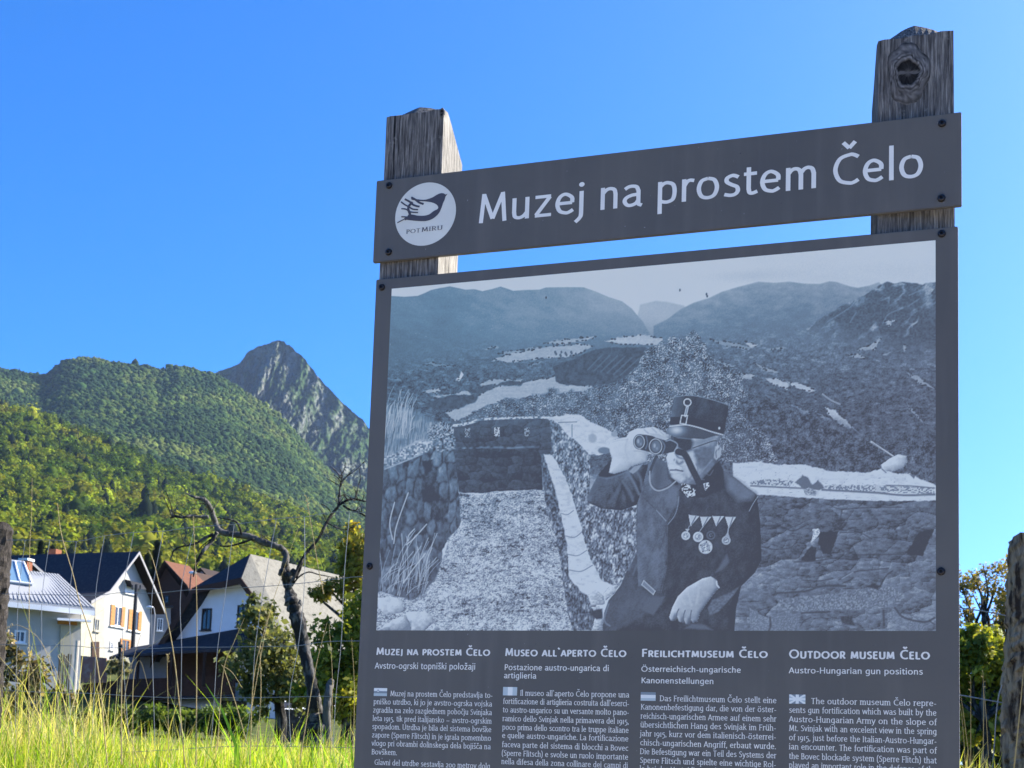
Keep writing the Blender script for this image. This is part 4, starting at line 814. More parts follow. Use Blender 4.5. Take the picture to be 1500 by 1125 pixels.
def wood_material(name, base, dark, light):
    m = bpy.data.materials.new(name); m.use_nodes = True
    n, l = m.node_tree.nodes, m.node_tree.links; b = n['Principled BSDF']
    b.inputs['Roughness'].default_value = 0.85; b.inputs['Specular IOR Level'].default_value = 0.15
    tc = n.new('ShaderNodeTexCoord')
    def tex(scale, st, det=6):
        mp = n.new('ShaderNodeMapping'); mp.inputs['Scale'].default_value = st; l.new(tc.outputs['Object'], mp.inputs[0])
        t = n.new('ShaderNodeTexNoise'); t.inputs['Scale'].default_value = scale; t.inputs['Detail'].default_value = det; t.inputs['Roughness'].default_value = 0.65
        t.inputs['Distortion'].default_value = 0.3
        l.new(mp.outputs[0], t.inputs['Vector']); return t
    g = tex(34, (9, 9, 0.55)); big = tex(7, (1, 1, 0.6)); fine = tex(110, (7, 7, 0.4), 3)
    cr = n.new('ShaderNodeValToRGB'); l.new(g.outputs['Fac'], cr.inputs[0])
    e = cr.color_ramp.elements; e[0].position = 0.32; e[0].color = dark; e[1].position = 0.72; e[1].color = light
    e2 = cr.color_ramp.elements.new(0.5); e2.color = base
    mx = n.new('ShaderNodeMix'); mx.data_type = 'RGBA'; mx.blend_type = 'MULTIPLY'
    mr = n.new('ShaderNodeMapRange'); mr.inputs[1].default_value = 0.35; mr.inputs[2].default_value = 0.75; mr.inputs[3].default_value = 0.1; mr.inputs[4].default_value = 0.75
    l.new(big.outputs['Fac'], mr.inputs[0]); l.new(mr.outputs[0], mx.inputs['Factor'])
    l.new(cr.outputs[0], mx.inputs['A']); mx.inputs['B'].default_value = (0.70, 0.68, 0.66, 1)
    ck = tex(5.5, (17, 17, 0.30), 4); mc = n.new('ShaderNodeMapRange'); mc.inputs[1].default_value = 0.355; mc.inputs[2].default_value = 0.325; l.new(ck.outputs['Fac'], mc.inputs[0])
    m2 = n.new('ShaderNodeMix'); m2.data_type = 'RGBA'; l.new(mc.outputs[0], m2.inputs['Factor']); l.new(mx.outputs['Result'], m2.inputs['A']); m2.inputs['B'].default_value = (0.012, 0.011, 0.011, 1)
    li = tex(26, (1, 1, 1), 5); ml = n.new('ShaderNodeMapRange'); ml.inputs[1].default_value = 0.62; ml.inputs[2].default_value = 0.74; ml.inputs[4].default_value = .55; l.new(li.outputs['Fac'], ml.inputs[0])
    m3 = n.new('ShaderNodeMix'); m3.data_type = 'RGBA'; l.new(ml.outputs[0], m3.inputs['Factor']); l.new(m2.outputs['Result'], m3.inputs['A']); m3.inputs['B'].default_value = light
    l.new(m3.outputs['Result'], b.inputs['Base Color'])
    ad = n.new('ShaderNodeMath'); ad.operation = 'ADD'; l.new(g.outputs['Fac'], ad.inputs[0]); l.new(fine.outputs['Fac'], ad.inputs[1])
    bp = n.new('ShaderNodeBump'); bp.inputs['Strength'].default_value = 0.9; bp.inputs['Distance'].default_value = 0.004
    l.new(ad.outputs[0], bp.inputs['Height']); l.new(bp.outputs[0], b.inputs['Normal'])
    return m
post_wood = wood_material('weathered_timber', (0.165, 0.155, 0.143, 1), (0.038, 0.036, 0.036, 1), (0.46, 0.43, 0.38, 1))
sunlit_wood = wood_material('sunlit_timber', (0.36, 0.335, 0.29, 1), (0.09, 0.08, 0.07, 1), (0.56, 0.53, 0.47, 1))  # paler copy of the post wood, sunlight put into its colour
knot_wood = mat('knot_wood', (0.022, 0.018, 0.017, 1), 0.8, 0.2, noise=(60, (0.10, 0.085, 0.07, 1), 0.55, 0.75), bump=(120, 0.6, 0.003))

def timber_post(x0, x1, zl, zr, zpeak, depth, drop, yaw, chamfer=0.0, knot=None):
    """square post; its top is weathered to a ridge near the front and slopes away at the back"""
    W = x1-x0; cx = x0
    bm = bmesh.new()
    nx = 12; ny = 5
    def top(u, v):
        # u 0..1 across the front, v 0..1 to the back
        h = (zl*(1-u)+zr*u)
        ridge = max(0.0, 1-abs(u-0.52)/0.55)*(zpeak-h)
        f = min(v/0.18, 1.0)
        return h + ridge*f - drop*max(0.0, (v-0.18)/0.82) + 0.0012*math.sin(u*17+v*9)
    z0 = -0.25
    grid = {}
    lv = [0.0, 0.3, 0.55, 0.75, 0.9, 1.0]
    per = []
    for i in range(nx): per.append((i/nx, 0.0))
    for j in range(ny): per.append((1.0, j/ny))
    for i in range(nx): per.append((1-i/nx, 1.0))
    for j in range(ny): per.append((0.0, 1-j/ny))
    if chamfer:
        per = [((u+ (chamfer if v == 0 and u == 0 else 0)), v) for u, v in per]
    rings = []
    for t in lv:
        ring = []
        for (u, v) in per:
            zz = z0 + (top(u, v)-z0)*t
            wob = 0.0008*math.sin(zz*13+u*7+v*5)
            ring.append(bm.verts.new((u*W+wob, v*depth+wob*0.6, zz)))
        rings.append(ring)
    n = len(per)
    for r0, r1 in zip(rings, rings[1:]):
        for k in range(n): bm.faces.new((r0[k], r0[(k+1) % n], r1[(k+1) % n], r1[k]))
    inner = [[bm.verts.new((u*W, v*depth, top(u, v)+0.0)) for u in np.linspace(1/nx, 1-1/nx, nx-1)] for v in np.linspace(1/ny, 1-1/ny, ny-1)]
    T = rings[-1]
    full = []
    for j in range(ny+1):
        row = []
        for i in range(nx+1):
            if j == 0: row.append(T[i] if i < nx else T[nx])
            elif j == ny: row.append(T[nx+ny+(nx-i)])
            elif i == 0: row.append(T[2*nx+ny+(ny-j)])
            elif i == nx: row.append(T[nx+j])
            else: row.append(inner[j-1][i-1])
        full.append(row)
    for j in range(ny):
        for i in range(nx): bm.faces.new((full[j][i], full[j][i+1], full[j+1][i+1], full[j+1][i]))
    bmesh.ops.rotate(bm, verts=bm.verts, cent=(0, 0, 0), matrix=Matrix.Rotation(yaw, 3, 'Z'))
    bmesh.ops.translate(bm, verts=bm.verts, vec=(cx, 0.0095, 0))
    bmesh.ops.recalc_face_normals(bm, faces=bm.faces)
    o = obj('post', bm, [post_wood, sunlit_wood], sign)
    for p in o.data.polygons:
        if p.normal.x > 0.75: p.material_index = 1  # faces towards the sun take the painted sunlit colour
    return o

# left post
xa, za = pl(566, 172, 0.0095); xb, zb_ = pl(651, 159, 0.0095); xp, zp = pl(626, 149.5, 0.02)
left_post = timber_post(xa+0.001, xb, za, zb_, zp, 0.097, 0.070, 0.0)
# right post, turned a little on its axis
xa, za = pl(1287, 57, 0.0095); xb, zb_ = pl(1397, 40, 0.025); xp, zp = pl(1335, 34, 0.03)
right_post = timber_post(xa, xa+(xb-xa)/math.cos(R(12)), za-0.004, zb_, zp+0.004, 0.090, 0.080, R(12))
# knots: a big eye on the right post, a small one at the shoulder of the left post
knot_mat = mat('knot_rings', rough=0.85, spec=0.15, attr='tint', bump=(150, 0.6, 0.002), noise=(55, (0.035, 0.032, 0.030, 1), 0.55, 0.8))
def knot(px, py, rx, rz, yaw, parent, yoff, rings_out=1.72):
    """a grown-over branch eye: dark core with a crack, raised rim, and grain flowing round it"""
    x, z = pl(px, py, yoff); N = 48; V = []; C = []; F = []; rng = np.random.default_rng(int(px))
    prof = [(0.0, -.0025, .016), (.35, -.003, .020), (.62, -.003, .014), (.82, -.0035, .012), (.93, -.0065, .10), (1.02, -.0072, .16), (1.12, -.0060, .045)]
    s_ = 1.2
    while s_ < rings_out: prof.append((s_, -.0052*(1-(s_-1.2)/(rings_out-1.2))-.0006, (.135 if len(prof) % 2 else .080)+.03*rng.normal())); s_ += .07+.05*rng.random()
    prof.append((rings_out+.05, .0022, .135))
    for k, (s0, d, t) in enumerate(prof):
        for i in range(N):
            a = 2*math.pi*i/N; w_ = 1+(.05*math.sin(3*a+1)+.05*math.sin(5*a+.6)+.03*math.sin(9*a+k*.3))*min(1, s0+.3); up_ = 1+.35*max(0, s0-1.0)
            V.append((rx*s0*w_*math.cos(a), d*.45-.0004+.0002*math.sin(7*a+k), rz*s0*w_*up_*math.sin(a)))
            cr = t*(1+.35*rng.normal()); 
            if s0 < .85 and abs(V[-1][2]) < rz*.10: cr = .11
            C.append((cr, cr*.93, cr*.86))
    for k in range(len(prof)-1):
        for i in range(N): F.append((k*N+i, k*N+(i+1) % N, (k+1)*N+(i+1) % N, (k+1)*N+i))
    V = np.array(V); c_, s2 = math.cos(yaw), math.sin(yaw); W = V.copy(); W[:, 0] = V[:, 0]*c_-V[:, 1]*s2; W[:, 1] = V[:, 0]*s2+V[:, 1]*c_
    W += np.array([x, yoff, z]); return np_mesh('knot', W, np.array(F), knot_mat, parent, np.clip(np.array(C), .004, 1), smooth=True)
kx, _ = pl(1330, 107, 0.015)
knot(1330, 107, 0.0195, 0.0245, R(12), right_post, 0.0095+(kx-xa)*math.tan(R(12)))
knot(648, 166, 0.0035, 0.007, 0, left_post, 0.0094, 1.3)

# boards
def board(name, x0, x1, z0, z1, th=0.008):
    bm = bmesh.new(); box(bm, (x0, 0, z0), (x1-x0, 0, 0), (0, th, 0), (0, 0, z1-z0))
    bmesh.ops.bevel(bm, geom=list(bm.edges), offset=0.0012, segments=2, affect='EDGES')
    o = obj(name, bm, [grey_panel, panel_edge], sign)
    for p in o.data.polygons:
        if abs(p.normal.x) > 0.9: p.material_index = 1
    return o
title_board = board('title_board', -0.0084, 1.0057, ZT+0.0330, ZT+0.1880)
info_panel = board('information_panel', 0.0, 1.0, ZT-1.32, ZT)

# screws
def screw(px, py, parent):
    x, z = pl(px, py); bm = bmesh.new(); N = 14; r = 0.0063; rings = []
    for (s, d) in ((1.0, 0.0), (1.0, -0.0012), (0.85, -0.0032), (0.55, -0.0042)):
        rings.append([bm.verts.new((x+r*s*math.cos(2*math.pi*i/N), d-0.0002, z+r*s*math.sin(2*math.pi*i/N))) for i in range(N)])
    for r0, r1 in zip(rings, rings[1:]):
        for i in range(N): bm.faces.new((r0[i], r0[(i+1) % N], r1[(i+1) % N], r1[i]))
    hexr = [bm.verts.new((x+r*0.42*math.cos(math.pi*i/3+.3), -0.0044, z+r*0.42*math.sin(math.pi*i/3+.3))) for i in range(6)]
    hexi = [bm.verts.new((x+r*0.38*math.cos(math.pi*i/3+.3), -0.0020, z+r*0.38*math.sin(math.pi*i/3+.3))) for i in range(6)]
    for i in range(6): bm.faces.new((hexr[i], hexr[(i+1) % 6], hexi[(i+1) % 6], hexi[i]))
    fi = bm.faces.new(hexi)
    bmesh.ops.bridge_loops(bm, edges=[e for e in bm.edges if e.is_boundary and all(abs(v.co.y+0.0044) < 3e-4 for v in e.verts)])
    o = obj('screw', bm, [screw_steel, socket_mat], parent)
    for p in o.data.polygons:
        c = p.center
        if math.hypot(c.x-x, c.z-z) < r*0.36: p.material_index = 1
for p in ((570, 272), (569.5, 369.5), (1380, 181), (1379, 290.5)): screw(*p, title_board)
for p in ((559.5, 421), (1379.5, 342.5), (541.5, 829.5), (1378.5, 837)): screw(*p, info_panel)

# title lettering
def span(a, b):
    """baseline from two traced points: x0, x1, z"""
    x0, z0 = pl(*a); x1, z1 = pl(*b); return x0, x1, (z0+z1)/2
u1 = lambda zx, zy: (690+zx/5.357, 220+zy/5.357); u2 = lambda zx, zy: (950+zx/5.357, 180+zy/5.357); u3 = lambda zx, zy: (1180+zx/6.0, 170+zy/6.0)
def fit(t, s, a, b, hgt_unit, wx, wy, **kw):
    """letters' ink starts at a and ends at b (side bearings of about 5 units outside)"""
    x0, x1, z = span(a, b); size = hgt_unit
    W = t.width(s, kw.get('track', 0), kw.get('small'))
    lb = 5.0; ink = W - 2*lb; k = (x1-x0)/ink
    t.put(s, x0-lb*k, x1+lb*k, z, size, wx, wy, **kw); return z
xh = pl(*u3(740, 268))[1]-pl(*u3(748, 578))[1]           # height of the l
TS = xh/0.755*1.0
for s, a, b in (('Muzej', u1(62, 575), u1(884, 490)), ('na', u1(1012, 470), u1(1332, 438)), ('prostem', u2(68, 640), u2(1318, 512)), ('Čelo', u3(247, 607), u3(1028, 548))):
    tt = Text(); fit(tt, s, a, b, TS, 8.3, 7.5); tt.build('lettering', white_print, title_board)

# round emblem: a bird whose wing is an open hand
ec = lambda zx, zy: pl(545+zx/9.375, 250+zy/9.375)
ex, ez = ec(733, 597); er = 0.0
for p in ((310, 660), (1150, 500), (810, 165), (660, 1028)):
    a, b = ec(*p); er += math.hypot(a-ex, b-ez)/4
bm = bmesh.new()
c0 = [bm.verts.new((ex+er*math.cos(2*math.pi*i/64), -0.0004, ez+er*math.sin(2*math.pi*i/64))) for i in range(64)]; bm.faces.new(c0)
obj('emblem_disc', bm, mat('emblem_print', (0.72, 0.70, 0.60, 1), 0.5, 0.3, noise=(12, (0.66, 0.64, 0.55, 1), 0.4, 0.7)), title_board)
bird_mat = mat('emblem_dark', (0.075, 0.07, 0.08, 1), 0.5, 0.3)
bt = Text()
bm = bmesh.new()
outer = spline([(650, 400), (730, 401), (790, 385), (840, 365), (880, 340), (925, 318), (960, 311), (990, 316), (1012, 330), (1040, 318), (1012, 352), (1000, 400), (980, 440), (960, 500), (930, 570), (890, 620), (830, 665), (760, 690), (700, 696), (600, 692), (520, 683), (460, 676)], 3)
inner = spline([(655, 420), (720, 424), (755, 427), (790, 431), (820, 438), (850, 448), (872, 459), (890, 471), (900, 482), (908, 495), (911, 505), (909, 517), (902, 530), (880, 541), (860, 550), (830, 570), (790, 600), (740, 617), (690, 622), (620, 618), (570, 607), (505, 600)], 3)
vo = [bm.verts.new((ec(*p)[0], -0.0008, ec(*p)[1])) for p in outer]; vi = [bm.verts.new((ec(*p)[0], -0.0008, ec(*p)[1])) for p in inner]
for i in range(len(vo)-1): bm.faces.new((vo[i], vo[i+1], vi[i+1], vi[i]))
obj('emblem_bird', bm, bird_mat, title_board)
px2m = abs(ec(100, 500)[0]-ec(0, 500)[0])/100
for i, (pts, w_) in enumerate((([(540, 368), (600, 402), (650, 440), (710, 460)], 26), ([(452, 393), (520, 430), (560, 465), (600, 485), (655, 497)], 24), ([(400, 430), (450, 468), (500, 495), (560, 530), (635, 538)], 18), ([(405, 525), (460, 530), (500, 552), (545, 572), (635, 577)], 16), ([(405, 635), (490, 640)], 16), ([(560, 435), (515, 480), (500, 530), (520, 590), (530, 630)], 32), ([(545, 390), (600, 402), (660, 411)], 20), ([(350, 720), (400, 692), (440, 672), (480, 645), (520, 640)], 13), ([(450, 672), (490, 650), (520, 625)], 34))):
    q = spline(pts, 5) if len(pts) > 2 else pts
    bt.strip([ec(*p) for p in q], w_*px2m, w_*px2m, -0.0009-0.00004*i)
bt.build('emblem_hand', bird_mat, title_board)
t = Text()
a, b = ec(478, 868), ec(585, 855); t.put('POT', ec(470, 868)[0], ec(662, 850)[0], (ec(480, 868)[1]+ec(640, 850)[1])/2, (ec(490, 812)[1]-ec(480, 868)[1])/0.68, 8.5, 5.0, True, y=-0.0009, track=3)
t.put('MIRU', ec(680, 842)[0], ec(972, 812)[0], (ec(690, 842)[1]+ec(960, 812)[1])/2, (ec(700, 782)[1]-ec(690, 842)[1])/0.68, 8.5, 5.0, True, y=-0.0009, track=6)
t.build('emblem_lettering', bird_mat, title_board)

# printed photograph: a fine sheet of tinted points
NX, NZ = 860, 570
gx, gz = np.meshgrid(np.linspace(0.0319, 0.9664, NX), np.linspace(ZT-0.6396, ZT-0.0199, NZ))
tone, tX, tY = paint_print(gx, gz)
def ramp3(t, a, b, c):
    a, b, c = (np.array(k) for k in (a, b, c)); t = t[..., None]
    return np.where(t < 0.45, a+(b-a)*(t/0.45), b+(c-b)*((t-0.45)/0.55))
upper = ramp3(tone, (0.115, 0.106, 0.092), (0.26, 0.37, 0.36), (0.90, 0.85, 0.67))
lower = ramp3(tone, (0.114, 0.096, 0.080), (0.30, 0.31, 0.295), (0.90, 0.87, 0.71))
kk = np.clip((tY-400)/350 + (tX-900)/900, 0, 1)[..., None]
pcol = upper*(1-kk)+lower*kk
idx = np.arange(NX*NZ).reshape(NZ, NX)
faces = np.stack([idx[:-1, :-1].ravel(), idx[:-1, 1:].ravel(), idx[1:, 1:].ravel(), idx[1:, :-1].ravel()], 1)
V = np.stack([gx.ravel(), np.full(NX*NZ, -0.0003), gz.ravel()], 1)
np_mesh('photograph', V, faces, mat('photo_print', rough=0.42, spec=0.35, attr='tint'), info_panel, pcol.reshape(-1, 3), smooth=True)

# headings, subtitles, flags and text columns
c1 = lambda zx, zy: (515+zx/5.923, 935+zy/5.923); c2 = lambda zx, zy: (725+zx/5.923, 935+zy/5.923)
c3 = lambda zx, zy: (930+zx/5.923, 935+zy/5.923); c4 = lambda zx, zy: (1145+zx/5.921, 935+zy/5.921)
def cap(cv, x, yb, yt): return (pl(*cv(x, yt))[1]-pl(*cv(x, yb))[1])/0.68
for cv, s, a, b, h in ((c1, 'Muzej na prostem Čelo', (218, 143), (1197, 152), (225, 143, 80)), (c2, 'Museo all`aperto Čelo', (92, 154), (1135, 160), (100, 154, 87)),
                       (c3, 'Freilichtmuseum Čelo', (64, 160), (1147, 170), (70, 160, 92)), (c4, 'Outdoor museum Čelo', (68, 173), (1280, 182), (110, 174, 98))):
    hd = Text(); fit(hd, s, cv(*a), cv(*b), cap(cv, *h), 12.5, 11.0, small=0.80, track=3); hd.build('heading', white_print, info_panel)
for cv, s, a, b, h in ((c1, 'Avstro-ogrski topniški položaji', (205, 264), (1072, 272), (230, 264, 211)), (c2, 'Postazione austro-ungarica di', (85, 275), (987, 286), (95, 275, 225)),
                       (c2, 'artiglieria', (80, 347), (357, 350), (95, 347, 297)), (c3, 'Österreichisch-ungarische', (57, 290), (917, 299), (80, 290, 241)),
                       (c3, 'Kanonenstellungen', (58, 390), (682, 397), (70, 390, 341)), (c4, 'Austro-Hungarian gun positions', (66, 303), (1222, 315), (100, 303, 252))):
    sb = Text(); fit(sb, s, cv(*a), cv(*b), cap(cv, *h), 9.0, 8.2); sb.build('subtitle', white_print, info_panel)
BODY = [(c1, [('Muzej na prostem Čelo predstavlja to-', 338, 503, 1222, 516), ('pniško utrdbo, ki jo je avstro-ogrska vojska', 193, 574, 1217, 590), ('zgradila na zelo razglednem pobočju Svinjaka', 188, 647, 1215, 664), ('leta 1915, tik pred italijansko – avstro-ogrskim', 185, 720, 1213, 738), ('spopadom. Utrdba je bila del sistema bovške', 180, 792, 1211, 810), ('zapore (Sperre Flitsch) in je igrala pomembno', 178, 864, 1209, 886), ('vlogo pri obrambi dolinskega dela bojišča na', 176, 935, 1205, 960), ('Bovškem.', 176, 1009, 392, 1012), ('Glavni del utrdbe sestavlja 200 metrov dolg', 200, 1105, 1200, 1126)]),
        (c2, [('Il museo all`aperto Čelo propone una', 222, 498, 1163, 514), ('fortificazione di artiglieria costruita dall\'eserci-', 72, 571, 1163, 588), ('to austro-ungarico su un versante molto pano-', 70, 645, 1161, 664), ('ramico dello Svinjak nella primavera del 1915,', 68, 722, 1160, 741), ('poco prima dello scontro tra le truppe italiane', 66, 797, 1158, 818), ('e quelle austro-ungariche. La fortificazione', 64, 868, 1156, 892), ('faceva parte del sistema di blocchi a Bovec', 62, 946, 1155, 975), ('(Sperre Flitsch) e svolse un ruolo importante', 60, 1022, 1154, 1050), ('nella difesa della zona collinare dei campi di', 58, 1096, 1152, 1124)]),
        (c3, [('Das Freilichtmuseum Čelo stellt eine', 218, 547, 1226, 562), ('Kanonenbefestigung dar, die von der öster-', 54, 622, 1226, 640), ('reichisch-ungarischen Armee auf einem sehr', 52, 700, 1225, 721), ('übersichtlichen Hang des Svinjak im Früh-', 50, 777, 1224, 798), ('jahr 1915, kurz vor dem italienisch-österrei-', 48, 852, 1223, 878), ('chisch-ungarischen Angriff, erbaut wurde.', 48, 932, 1222, 958), ('Die Befestigung war ein Teil des Systems der', 47, 1006, 1224, 1040), ('Sperre Flitsch und spielte eine wichtige Rol-', 46, 1083, 1222, 1118), ('le bei der Verteidigung des Talbeckens von', 44, 1158, 1222, 1194)]),
        (c4, [('The outdoor museum Čelo repre-', 258, 571, 1340, 588), ('sents gun fortification which was built by the', 66, 649, 1340, 668), ('Austro-Hungarian Army on the slope of', 66, 728, 1342, 752), ('Mt. Svinjak with an excelent view in the spring', 67, 806, 1342, 832), ('of 1915, just before the Italian-Austro-Hungar-', 66, 888, 1342, 914), ('ian encounter. The fortification was part of', 66, 967, 1342, 996), ('the Bovec blockade system (Sperre Flitch) that', 66, 1046, 1342, 1086), ('played an important role in the defence of the', 66, 1124, 1342, 1166)])]
for cv, lines in BODY:
    bd = Text()
    for s, xa_, ya_, xb_, yb_ in lines:
        fit(bd, s, cv(xa_, ya_), cv(xb_, yb_), 0.0136, 8.4, 6.0, serif=True)
    bd.build('body_text', white_print, info_panel)
tones = [mat('flag_tone', c, 0.5, 0.3) for c in ((0.80, 0.80, 0.72, 1), (0.24, 0.28, 0.29, 1), (0.50, 0.56, 0.54, 1))]
def flag(cv, x0, y0, x1, y1, cells_):
    X0, Z1 = pl(*cv(x0, y0)); X1, Z0 = pl(*cv(x1, y1)); bm = bmesh.new(); mi = []
    for i, (pts, m_) in enumerate(cells_):
        bm.faces.new([bm.verts.new((X0+(X1-X0)*a, -0.0004-0.00006*i, Z0+(Z1-Z0)*b)) for a, b in pts]); mi.append(m_)
    me = bpy.data.meshes.new('flag'); bm.to_mesh(me); bm.free()
    o = link_mesh('flag', me, tones, info_panel)
    for p, m_ in zip(me.polygons, mi): p.material_index = m_
Q = lambda a, b, c, d: [(a, b), (c, b), (c, d), (a, d)]
flag(c1, 196, 431, 307, 502, [(Q(0, 0, 1, 1), 0), (Q(0, .34, 1, .62), 1), (Q(0, 0, 1, .33), 2), ([(.22, .62), (.42, .62), (.32, .84)], 1), ([(.25, .52), (.39, .52), (.32, .74)], 0)])
flag(c2, 72, 422, 192, 497, [(Q(0, 0, .34, 1), 2), (Q(.34, 0, .68, 1), 0), (Q(.68, 0, 1, 1), 2)])
flag(c3, 52, 466, 180, 543, [(Q(0, 0, 1, 1), 0), (Q(0, .68, 1, 1), 1), (Q(0, 0, 1, .3), 2)])
flag(c4, 66, 487, 206, 569, [(Q(0, 0, 1, 1), 0), ([(.12, 1), (.4, 1), (.4, .68)], 1), ([(.6, 1), (.88, 1), (.6, .68)], 1), ([(.12, 0), (.4, .32), (.4, 0)], 1), ([(.6, 0), (.6, .32), (.88, 0)], 1), ([(0, .62), (0, .86), (.26, .62)], 2), ([(1, .62), (.74, .62), (1, .86)], 2), ([(0, .14), (0, .38), (.26, .38)], 2), ([(1, .14), (1, .38), (.74, .38)], 2)])
# ================================================================== houses of the village
white_wall = mat('white_render', (0.40, 0.39, 0.36, 1), 0.9, 0.1, noise=(0.8, (0.32, 0.31, 0.285, 1), 0.45, 0.75), noise2=(4, (0.28, 0.27, 0.25, 1), 0.6, 0.8))
cool_wall = mat('cool_white_render', (0.70, 0.73, 0.76, 1), 0.9, 0.1, noise=(0.8, (0.62, 0.65, 0.68, 1), 0.45, 0.75))
yellow_wall = mat('cream_render', (0.43, 0.40, 0.31, 1), 0.9, 0.1, noise=(1.2, (0.37, 0.34, 0.26, 1), 0.4, 0.7))
grey_wall = mat('grey_render', (0.25, 0.255, 0.27, 1), 0.9, 0.1, noise=(1.0, (0.20, 0.205, 0.215, 1), 0.4, 0.7))
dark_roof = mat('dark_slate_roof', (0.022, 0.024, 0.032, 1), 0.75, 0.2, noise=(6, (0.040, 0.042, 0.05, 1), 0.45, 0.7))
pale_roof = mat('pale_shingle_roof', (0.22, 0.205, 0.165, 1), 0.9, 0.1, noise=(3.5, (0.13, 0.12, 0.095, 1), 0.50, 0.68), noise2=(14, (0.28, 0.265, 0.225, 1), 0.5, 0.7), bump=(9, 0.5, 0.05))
tile_roof = mat('orange_tile_roof', (0.165, 0.072, 0.042, 1), 0.85, 0.1, noise=(5, (0.115, 0.050, 0.032, 1), 0.4, 0.7))
brown_wood = mat('brown_boards', (0.058, 0.030, 0.020, 1), 0.8, 0.2, noise=(3, (0.040, 0.022, 0.015, 1), 0.4, 0.7), stretch=(1, 1, 6))
soffit_wood = mat('dark_eave_wood', (0.030, 0.018, 0.014, 1), 0.8, 0.2)
verge_mat = mat('grey_verge_board', (0.30, 0.29, 0.28, 1), 0.7, 0.2)
orange_wood = mat('orange_shutter_wood', (0.45, 0.20, 0.045, 1), 0.6, 0.3, noise=(6, (0.36, 0.15, 0.035, 1), 0.4, 0.7), stretch=(1, 1, 5))
glass_dark = mat('window_glass', (0.015, 0.017, 0.02, 1), 0.08, 0.6)
white_frame = mat('white_frame', (0.75, 0.75, 0.74, 1), 0.5, 0.3)
dark_frame = mat('dark_frame', (0.035, 0.024, 0.018, 1), 0.6, 0.3)
brick_red = mat('brick_red', (0.28, 0.11, 0.06, 1), 0.9, 0.1, noise=(8, (0.18, 0.07, 0.04, 1), 0.4, 0.7))
def metal_roof_material():
    m = bpy.data.materials.new('ribbed_metal_roof'); m.use_nodes = True; n, l = m.node_tree.nodes, m.node_tree.links; b = n['Principled BSDF']
    b.inputs['Roughness'].default_value = 0.6; b.inputs['Base Color'].default_value = (0.30, 0.305, 0.31, 1)
    return m
metal_roof = metal_roof_material()

class Plane:
    """a facade: vertical plane through a point, facing azimuth az (degrees); traced outlines are laid onto it"""
    def __init__(self, px, py, D, az, off=0.0):
        self.n = Vector((math.sin(R(az)), math.cos(R(az)), 0)); self.e = (-self.n).cross(Vector((0, 0, 1)))
        self.p = at(px, py, D) + self.n*off
    def off(self, d): q = Plane.__new__(Plane); q.n = self.n; q.e = self.e; q.p = self.p + self.n*d; return q
    def pt(self, px, py):
        d = ray(px, py); return CAM + d*((self.p-CAM).dot(self.n)/d.dot(self.n))
    def pts(self, *v): return [self.pt(v[i], v[i+1]) for i in range(0, len(v), 2)]
def solid(name, pts, d, m, parent=None):
    bm = bmesh.new(); prism(bm, pts, d); return obj(name, bm, m, parent)
def window(pln, x0, y0, x1, y1, parent, fm=None, gm=None, bars=True, proud=0.05, shutters=None, name='window'):
    fm = fm or white_frame; gm = gm or glass_dark
    a, b = pln.pt(x0, y1), pln.pt(x1, y0); wdt = (b-a).dot(pln.e); hgt = b.z-a.z; n = pln.n
    bm = bmesh.new(); t = min(0.09, wdt*0.16); e = pln.e; z = Vector((0, 0, 1))
    o = a + n*0.003
    box(bm, o, e*t, n*proud, z*hgt); box(bm, o+e*(wdt-t), e*t, n*proud, z*hgt)
    box(bm, o+e*t, e*(wdt-2*t), n*proud, z*t); box(bm, o+e*t+z*(hgt-t), e*(wdt-2*t), n*proud, z*t)
    if bars: box(bm, o+e*(wdt/2-t/3)+z*t, e*(t*0.66), n*proud*0.9, z*(hgt-2*t))
    box(bm, o-e*0.06-z*0.07, e*(wdt+0.12), n*(proud+0.08), z*0.066)
    w_ = obj(name, bm, fm, parent)
    solid('pane', [o+e*t+n*0.01+z*t, o+e*(wdt-t)+n*0.01+z*t, o+e*(wdt-t)+n*0.01+z*(hgt-t), o+e*t+n*0.01+z*(hgt-t)], n*0.01, gm, w_)
    for s in (shutters or ()):
        sx0, sx1 = s; c, d = pln.pt(sx0, y1), pln.pt(sx1, y0); bm = bmesh.new(); ww = (d-c).dot(e)
        box(bm, Vector((c.x, c.y, a.z))+n*0.012, e*ww, n*0.045, z*hgt)
        for k in range(5): box(bm, Vector((c.x, c.y, a.z+hgt*(0.08+0.18*k)))+n*0.058+e*ww*0.1, e*ww*0.8, n*0.012, z*hgt*0.06)
        obj('shutter', bm, orange_wood, w_)
    return w_
def roof(name, plane, prof, length, th, m, parent, over=0.6, under=None):
    """roof slabs: traced profile on the gable plane, carried back by length"""
    pts = [plane.off(over).pt(*p) for p in prof]; n = plane.n; dn = Vector((0, 0, -th))
    bm = bmesh.new(); back = -n*(length+over)
    top = pts; bot = [p+dn for p in pts]
    A = [bm.verts.new(p) for p in top]; B = [bm.verts.new(p) for p in bot]; C = [bm.verts.new(p+back) for p in top]; Dd = [bm.verts.new(p+back) for p in bot]
    k = len(pts)
    for i in range(k-1):
        bm.faces.new((A[i], A[i+1], C[i+1], C[i])); bm.faces.new((B[i+1], B[i], Dd[i], Dd[i+1]))
        bm.faces.new((A[i+1], A[i], B[i], B[i+1])); bm.faces.new((C[i], C[i+1], Dd[i+1], Dd[i]))
    bm.faces.new((A[0], C[0], Dd[0], B[0])); bm.faces.new((A[-1], B[-1], Dd[-1], C[-1]))
    o = obj(name, bm, [m, under or soffit_wood], parent)
    for p in o.data.polygons:
        if p.normal.z < -0.2 : p.material_index = 1
    return o, pts
